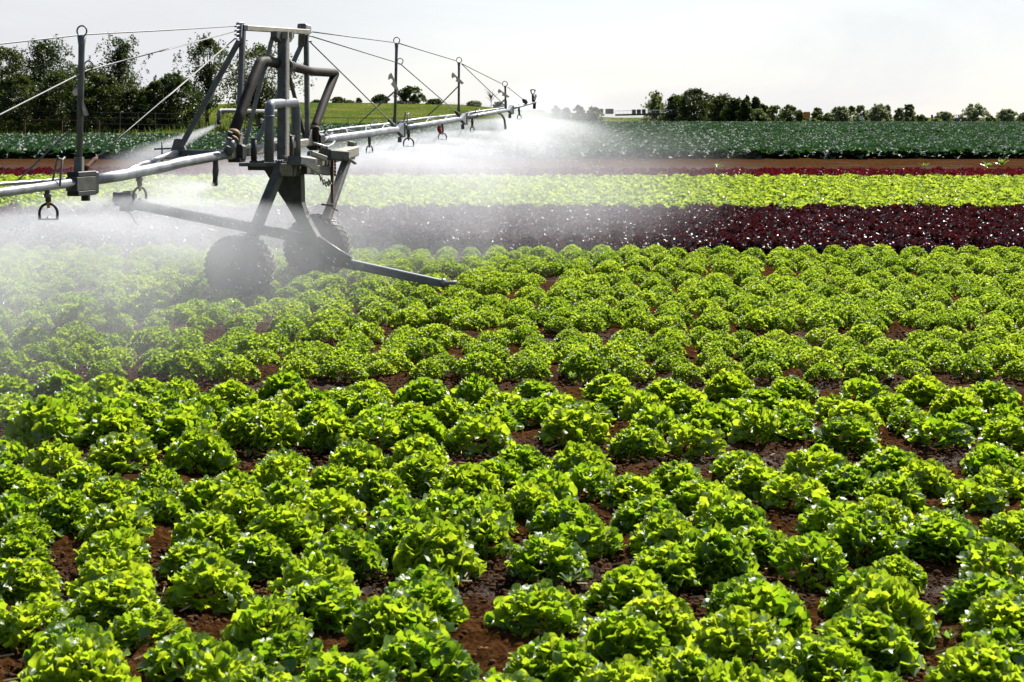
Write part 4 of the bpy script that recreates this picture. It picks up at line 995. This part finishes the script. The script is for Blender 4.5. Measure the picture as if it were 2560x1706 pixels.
for (xa, xb, yt), lb in zip(CR, names):
    d = 238; a = P(xa, yt, d); b = P(xb, 286, d); c = (a+b)/2; w = b.x-a.x; h = a.z-b.z
    root = empty('storage_crate', (c.x, d, b.z)); tag(root, lb, 'crate', 'dark crates on the far field edge')
    MB().beam((c.x, d-.35, b.z+h/2), (c.x, d+.35, b.z+h/2), w*.94, h*.94).build('box', M['crate'], root)
    m_ = MB()
    for q in range(4): m_.beam((c.x-w/2, d-.36, b.z+h*(.12+.25*q)), (c.x+w/2, d-.36, b.z+h*(.12+.25*q)), .03, h*.10)
    m_.build('slats', M['galv_dark'], root)
br = empty('bridge_railing', (18, 240, 1)); tag(br, 'low pale bridge deck with thin white railing by the dark crates', 'railing')
a = P(1538, 288, 239); b = P(1690, 285, 239)
MB().beam(a, b, .3, .28).build('deck', M['wood'], br)
MB().tube([a+Z3*.62, b+Z3*.62], .03, 6).build('rail', M['white'], br)
for k in range(16):
    p = a.lerp(b, k/15); MB().tube([p, p+Z3*.62], .02, 5).build('baluster', M['white'], br)
d = 205; p = P(2016, 303, d)
sg = empty('orange_sign', (p.x, d, tz(p.x, d))); tag(sg, 'orange sign board over a small blue panel on a post at the field edge', 'sign')
MB().beam((p.x, d, tz(p.x, d)-.1), (p.x, d, H), .07, .07).build('post', M['galv_dark'], sg)
a = P(2008, 280, d); b = P(2025.5, 296, d)
MB().beam(((a.x+b.x)/2, d-.06, (a.z+b.z)/2), ((a.x+b.x)/2, d, (a.z+b.z)/2), b.x-a.x, a.z-b.z).build('board', M['orange'], sg)
a = P(2016, 296.5, d); b = P(2023, 303, d)
MB().beam(((a.x+b.x)/2, d-.06, (a.z+b.z)/2), ((a.x+b.x)/2, d, (a.z+b.z)/2), b.x-a.x, a.z-b.z).build('panel', M['blue'], sg)
p = P(2150, 300, d); sg = empty('white_sign', (p.x, d, tz(p.x, d))); tag(sg, 'small white and dark board below the airy bush', 'sign')
MB().beam((p.x, d, tz(p.x, d)-.1), (p.x, d, H-.3), .06, .06).build('post', M['galv_dark'], sg)
MB().plate([P(2147, 291, d), P(2157, 289.5, d), P(2158, 299, d), P(2148, 300, d)], (0, 1, 0), .05).build('board', M['white'], sg)
MB().plate([P(2142, 290, d), P(2146, 290, d), P(2147, 295, d)], (0, 1, 0), .05).build('corner', M['blue'], sg)
for (x, yt), lb in zip(((2294, 287.5), (2330, 287.5)), ('left one of two dark posts near the right edge', 'right one of two dark posts, beside a grey bush')):
    d = 214; p = P(x, yt, d); z = tz(p.x, d); m_ = MB().beam((p.x, d, z-.2), (p.x, d, p.z-.05), .13, .13); m_.beam((p.x, d, p.z-.40), (p.x, d, p.z), .24, .24)
    o = m_.build('dark_post', M['black'], None); tag(o, lb, 'post', 'dark posts at the far field edge')
d = 216; a = P(2388, 288, d); b = P(2401, 301, d); z = tz(a.x, d)
tk = empty('field_tractor', ((a.x+b.x)/2, d, z)); tag(tk, 'small blue-grey tractor half hidden by the largest grey bush', 'tractor')
c = Vector(((a.x+b.x)/2, d, z)); w = b.x-a.x
MB().beam(c+Vector((-.1, -.5, .75)), c+Vector((-.1, 1.3, .75)), .5, .45).build('body', M['blue'], tk)
m_ = MB()
for sx in (-.3, .3):
    for sy in (-.4, .4): m_.beam(c+Vector((sx, sy+.2, .9)), c+Vector((sx*.95, sy+.2, a.z-z)), .06, .06)
m_.beam(c+Vector((0, -.3, a.z-z)), c+Vector((0, .8, a.z-z)), .7, .07); m_.build('cab', M['galv_dark'], tk)
for sx in (-.38, .38): MB().lathe(c+Vector((sx, .2, .4)), (1, 0, 0), [(.1, -.1), (.4, -.1), (.4, .1), (.1, .1)], 18).build('wheel', M['tyre'], tk)

# ------------------------------------------------------------------ bird in the sky
p = P(449, 145, 120); bd = MB()
bd.tube([p+Vector((-.16, 0, 0)), p+Vector((-.05, 0, .03)), p+Vector((.08, 0, .03)), p+Vector((.15, 0, .05)), p+Vector((.19, 0, .04))], [.01, .05, .055, .035, .01], 8)
bd.plate([p+Vector((-.05, 0, .05)), p+Vector((.07, 0, .05)), p+Vector((-.02, -.30, .16)), p+Vector((-.10, -.28, .15))], (0, .3, 1), .012)
bd.plate([p+Vector((-.05, 0, .05)), p+Vector((.07, 0, .05)), p+Vector((-.02, .30, .16)), p+Vector((-.10, .28, .15))], (0, -.3, 1), .012)
tag(bd.build('bird', M['black'], None), 'tiny dark bird flying in the sky above the dark trees', 'bird')

# ------------------------------------------------------------------ water: mist under the boom, jets, drops
def vol_mat(name, build):
    m = bpy.data.materials.new(name); m.use_nodes = True; nt = m.node_tree; nt.nodes.clear(); N = nt.nodes; L = nt.links
    out = N.new('ShaderNodeOutputMaterial'); v = N.new('ShaderNodeVolumePrincipled')
    v.inputs['Color'].default_value = (.88, .89, .925, 1); v.inputs['Anisotropy'].default_value = .35
    L.new(v.outputs[0], out.inputs['Volume'])
    tc = N.new('ShaderNodeTexCoord'); sx = N.new('ShaderNodeSeparateXYZ'); L.new(tc.outputs['Object'], sx.inputs[0])
    def op(o, a, b=None, c=None, clamp=False):
        q = N.new('ShaderNodeMath'); q.operation = o; q.use_clamp = clamp
        for i, w in enumerate((a, b, c)):
            if w is None: continue
            if isinstance(w, (int, float)): q.inputs[i].default_value = w
            else: L.new(w, q.inputs[i])
        return q.outputs[0]
    def ss(x, lo, hi, a=0.0, b=1.0):
        q = N.new('ShaderNodeMapRange'); q.interpolation_type = 'SMOOTHSTEP'
        for i, w in enumerate((x, lo, hi, a, b)):
            if isinstance(w, (int, float)): q.inputs[i].default_value = w
            else: L.new(w, q.inputs[i])
        return q.outputs[0]
    def noise(scale, sc, det=3.0):
        mp = N.new('ShaderNodeMapping'); mp.inputs['Scale'].default_value = sc; L.new(tc.outputs['Object'], mp.inputs[0])
        q = N.new('ShaderNodeTexNoise'); q.inputs['Scale'].default_value = scale; q.inputs['Detail'].default_value = det; L.new(mp.outputs[0], q.inputs['Vector']); return q.outputs['Fac']
    L.new(build(sx.outputs[0], sx.outputs[1], sx.outputs[2], op, ss, noise), v.inputs['Density'])
    return m
ang = math.atan2(DIR[0], DIR[1])
def oriented(name, me, loc, rz=None):
    o = link(name, me, None, loc); o.rotation_euler = (0, 0, -ang if rz is None else rz); return o
def box_mesh(name, x0, x1, y0, y1, z0, z1, m):
    V = [(x, y, z) for z in (z0, z1) for y in (y0, y1) for x in (x0, x1)]
    return mesh_np(name, V, np.array([(0, 2, 3, 1), (4, 5, 7, 6), (0, 1, 5, 4), (2, 6, 7, 3), (0, 4, 6, 2), (1, 3, 7, 5)]), m, False)
def mist(x, y, z, op, ss, noise):
    # x across the boom towards the camera side, y along it, z up
    zt = op('ADD', op('MULTIPLY', op('MULTIPLY_ADD', y, .038, .40), ss(y, -.3, 2.2)), .96)
    wv = op('SINE', op('MULTIPLY', y, 2.6))                     # a dome of spray under every sprinkler
    zt = op('ADD', zt, op('MULTIPLY', wv, .05))
    zt = op('SUBTRACT', zt, op('MULTIPLY', op('MULTIPLY', x, x), .022))
    zt = op('ADD', zt, op('MULTIPLY_ADD', noise(1.6, (1, 1, .6), 3.0), .36, -.18))
    top = ss(op('SUBTRACT', zt, z), -.05, .34)
    edge = ss(y, -.5, 6.0, 2.3, 4.2)
    side = ss(op('SUBTRACT', edge, x), 0.0, 2.6)
    left = ss(x, -7.5, -3.5)
    ends = op('MULTIPLY', ss(y, -12.0, -6.0), ss(y, 18.0, 9.5))
    n = op('MULTIPLY_ADD', noise(1.0, (1.3, 1.0, .35), 5.0), 3.6, -1.05, True)
    cen = ss(op('ABSOLUTE', y), .3, 2.6, .55, 1.0)
    return op('MULTIPLY', op('MULTIPLY', op('MULTIPLY', op('MULTIPLY', op('MULTIPLY', top, side), left), ends), cen), op('MULTIPLY', op('MULTIPLY', n, ss(y, 3.0, 10.5, 1.0, .32)), ss(y, -2.0, 3.0, .140, .105)))
M['mist'] = vol_mat('water_mist', mist)
tag(oriented('water_mist', box_mesh('water_mist', -7.6, 4.4, -12.2, 18.2, -.02, 2.0, M['mist']), (-2.44, 16.16, 0)), 'white spray mist drifting under the boom', kind='stuff')
def jet(x, y, z, op, ss, noise, k=1.5):     # local x from 0 (nozzle) to 1, widening
    r = op('SQRT', op('ADD', op('MULTIPLY', y, y), op('MULTIPLY', z, z)))
    wd = op('MULTIPLY_ADD', x, .20, .012)
    core = ss(op('DIVIDE', r, wd), 1.0, .1)
    fall = op('DIVIDE', .055, op('ADD', x, .03))
    return op('MULTIPLY', op('MULTIPLY', op('MULTIPLY', core, fall), ss(x, 1.0, .45)), k)
M['jet'] = vol_mat('water_jet', jet); M['jet_strong'] = vol_mat('strong_water_jet', lambda *q: jet(*q, k=6)); M['jet_gun'] = vol_mat('end_gun_water_jet', lambda *q: jet(*q, k=24))
def jet_mesh(m_):
    n = 16; V = []; Q = []
    prof = [(0, .015), (.15, .05), (.4, .10), (.7, .165), (1.0, .22)]
    for x, r in prof:
        for k in range(n): V.append((x, math.cos(k/n*6.2832)*r, math.sin(k/n*6.2832)*r))
    m = len(prof)
    for i in range(m-1):
        for k in range(n): Q.append((i*n+k, i*n+(k+1) % n, (i+1)*n+(k+1) % n, (i+1)*n+k))
    b = len(V); V += [(0, 0, 0), (1, 0, 0)]
    T = [(b, (k+1) % n, k) for k in range(n)]+[(b+1, (m-1)*n+k, (m-1)*n+(k+1) % n) for k in range(n)]
    return mesh_np('water_jet', V, [np.array(Q), np.array(T)], m_, True)
JM = jet_mesh(M['jet']); JS = jet_mesh(M['jet_strong']); JG = jet_mesh(M['jet_gun'])
def spray(p, q, lab, flat=.5, jm=None):
    p = Vector(p); d = Vector(q)-p; o = link('water_jet', jm or JM, None, p)
    o.rotation_euler = d.to_track_quat('X', 'Z').to_euler(); o.scale = (d.length, d.length, d.length*flat)
    tag(o, lab, 'water jet', 'water jets from the nozzles')
spray(A(572, 1105, -.5), PB(235, 450, -2.2), 'white jet sloping down left from the bent end-gun pipe', .7, JG)
spray(A(514, 1690), PB(330, 500, .5), 'white jet from the side nozzle under the near arm, left of the hose', .6, JS)
spray(E(1737, 1100), E(2500, 925, -1.2), 'bright jet rising to the right beneath the boom tip', .7)
spray(E(1360, 1145), E(800, 1250, -.4), 'bright jet going left from the fourth hanging sprinkler', .5)
spray(E(1360, 1140), E(1980, 1250, .6), 'bright jet falling right from the narrow hanging sprinkler', .5)
spray(E(198, 1380), E(760, 1480, .5), 'bright jet going right from the sprinkler nearest the tower', .45)
spray(Cc(1053, 1385), PB(560, 540, .7), 'bright jet going right from the sprinkler before the tow bar end', .45)
spray(Cc(1040, 1385), PB(130, 545, -.5), 'jet going left from the sprinkler before the tow bar end', .45)
spray(Cc(350, 1520), PB(-60, 600, -.4), 'jet going left from the nearest hanging sprinkler', .45)
spray(Cc(380, 1520), PB(270, 640, .5), 'jet falling right from the nearest hanging sprinkler', .5)
spray(E(640, 1290), E(150, 1360, -.6), 'jet going left from the round sprinkler right of the tower', .45)
spray(E(1023, 1215), E(1500, 1330, .6), 'jet falling right from the sprinkler with the red tap', .45)

def fan(x, y, z, op, ss, noise):           # water thrown out flat all round a sprinkler, sinking as it flies
    r = op('SQRT', op('ADD', op('MULTIPLY', x, x), op('MULTIPLY', y, y)))
    mid = op('MULTIPLY', op('MULTIPLY', r, r), -.085)
    dz = op('SUBTRACT', z, mid)
    wd = op('MULTIPLY_ADD', r, .07, .018)
    up = ss(op('DIVIDE', dz, wd), 1.0, .0)
    dn = ss(op('DIVIDE', dz, op('MULTIPLY_ADD', r, .28, .05)), -1.0, .1)
    stk = op('MULTIPLY_ADD', noise(1.0, (5, 5, 2.2), 3.0), 3.0, -.8, True)
    return op('MULTIPLY', op('MULTIPLY', op('MULTIPLY', up, dn), ss(r, 2.35, .7)), op('MULTIPLY', op('DIVIDE', .46, op('ADD', r, .22)), stk))
M['fan'] = vol_mat('water_fan', fan)
def fan_mesh():
    n = 28; prof = [(.0, .06), (.9, .10), (2.4, -.20), (2.4, -1.25), (.9, -.75), (.0, -.2)]; V = []; Q = []
    for r_, z in prof[1:-1]:
        for k in range(n): V.append((math.cos(k/n*6.2832)*r_, math.sin(k/n*6.2832)*r_, z))
    for i in range(3):
        for k in range(n): Q.append((i*n+k, i*n+(k+1) % n, (i+1)*n+(k+1) % n, (i+1)*n+k))
    b = len(V); V += [(0, 0, .06), (0, 0, -.2)]
    T = [(b, k, (k+1) % n) for k in range(n)]+[(b+1, 3*n+(k+1) % n, 3*n+k) for k in range(n)]
    return mesh_np('water_fan', V, [np.array([q[::-1] for q in Q]), np.array(T)], M['fan'], True)
FM = fan_mesh()
fl = ['fan of water round the nearest hanging sprinkler by the picture edge', 'fan of water round the sprinkler above the tow bar end', 'fan of water round the first sprinkler right of the tower', 'fan of water round the wide sprinkler after the tall cable post',
      'fan of water round the sprinkler with the red tap', 'fan of water round the narrow sprinkler after the second cable post', 'fan of water round the last sprinkler before the boom tip']
for i, (c, lb) in enumerate(zip(NOZ, fl)):
    o = link('water_fan', FM, None, c); o.rotation_euler = (0, 0, i*1.1); o.scale = (1, 1, 1)
    tag(o, lb, 'water spray', 'fans of water round the hanging sprinklers')

M['water'] = simple('water_drop', (.75, .78, .82), (.9, .92, .95), .05, 0, 3, 0)
def drops():
    r = np.random.RandomState(12); V = []; T = []
    for i in range(2600):
        nz = NOZ[r.randint(len(NOZ))]; a = r.rand()*6.283; s = 2.6*r.rand()**.8
        p = np.array((nz.x+math.cos(a)*s, nz.y+math.sin(a)*s, nz.z-.02-.16*s*s*.9*r.rand()-.25*s*r.rand()))
        if p[2] < .1: continue
        v = unit(np.array((math.cos(a), math.sin(a), -.25-.3*s))); l = .010+.016*r.rand(); w = .0014+.0012*r.rand()
        u1 = unit(np.cross(v, UP)); u2 = np.cross(u1, v); b = len(V)
        V += [p-v*l, p+u1*w, p+u2*w, p-u1*w, p-u2*w, p+v*l]
        T += [(b, b+2, b+1), (b, b+3, b+2), (b, b+4, b+3), (b, b+1, b+4), (b+5, b+1, b+2), (b+5, b+2, b+3), (b+5, b+3, b+4), (b+5, b+4, b+1)]
    tag(link('water_drops', mesh_np('water_drops', V, np.array(T), M['water'], True)), 'water drops flying from the sprinklers', kind='stuff')
drops()
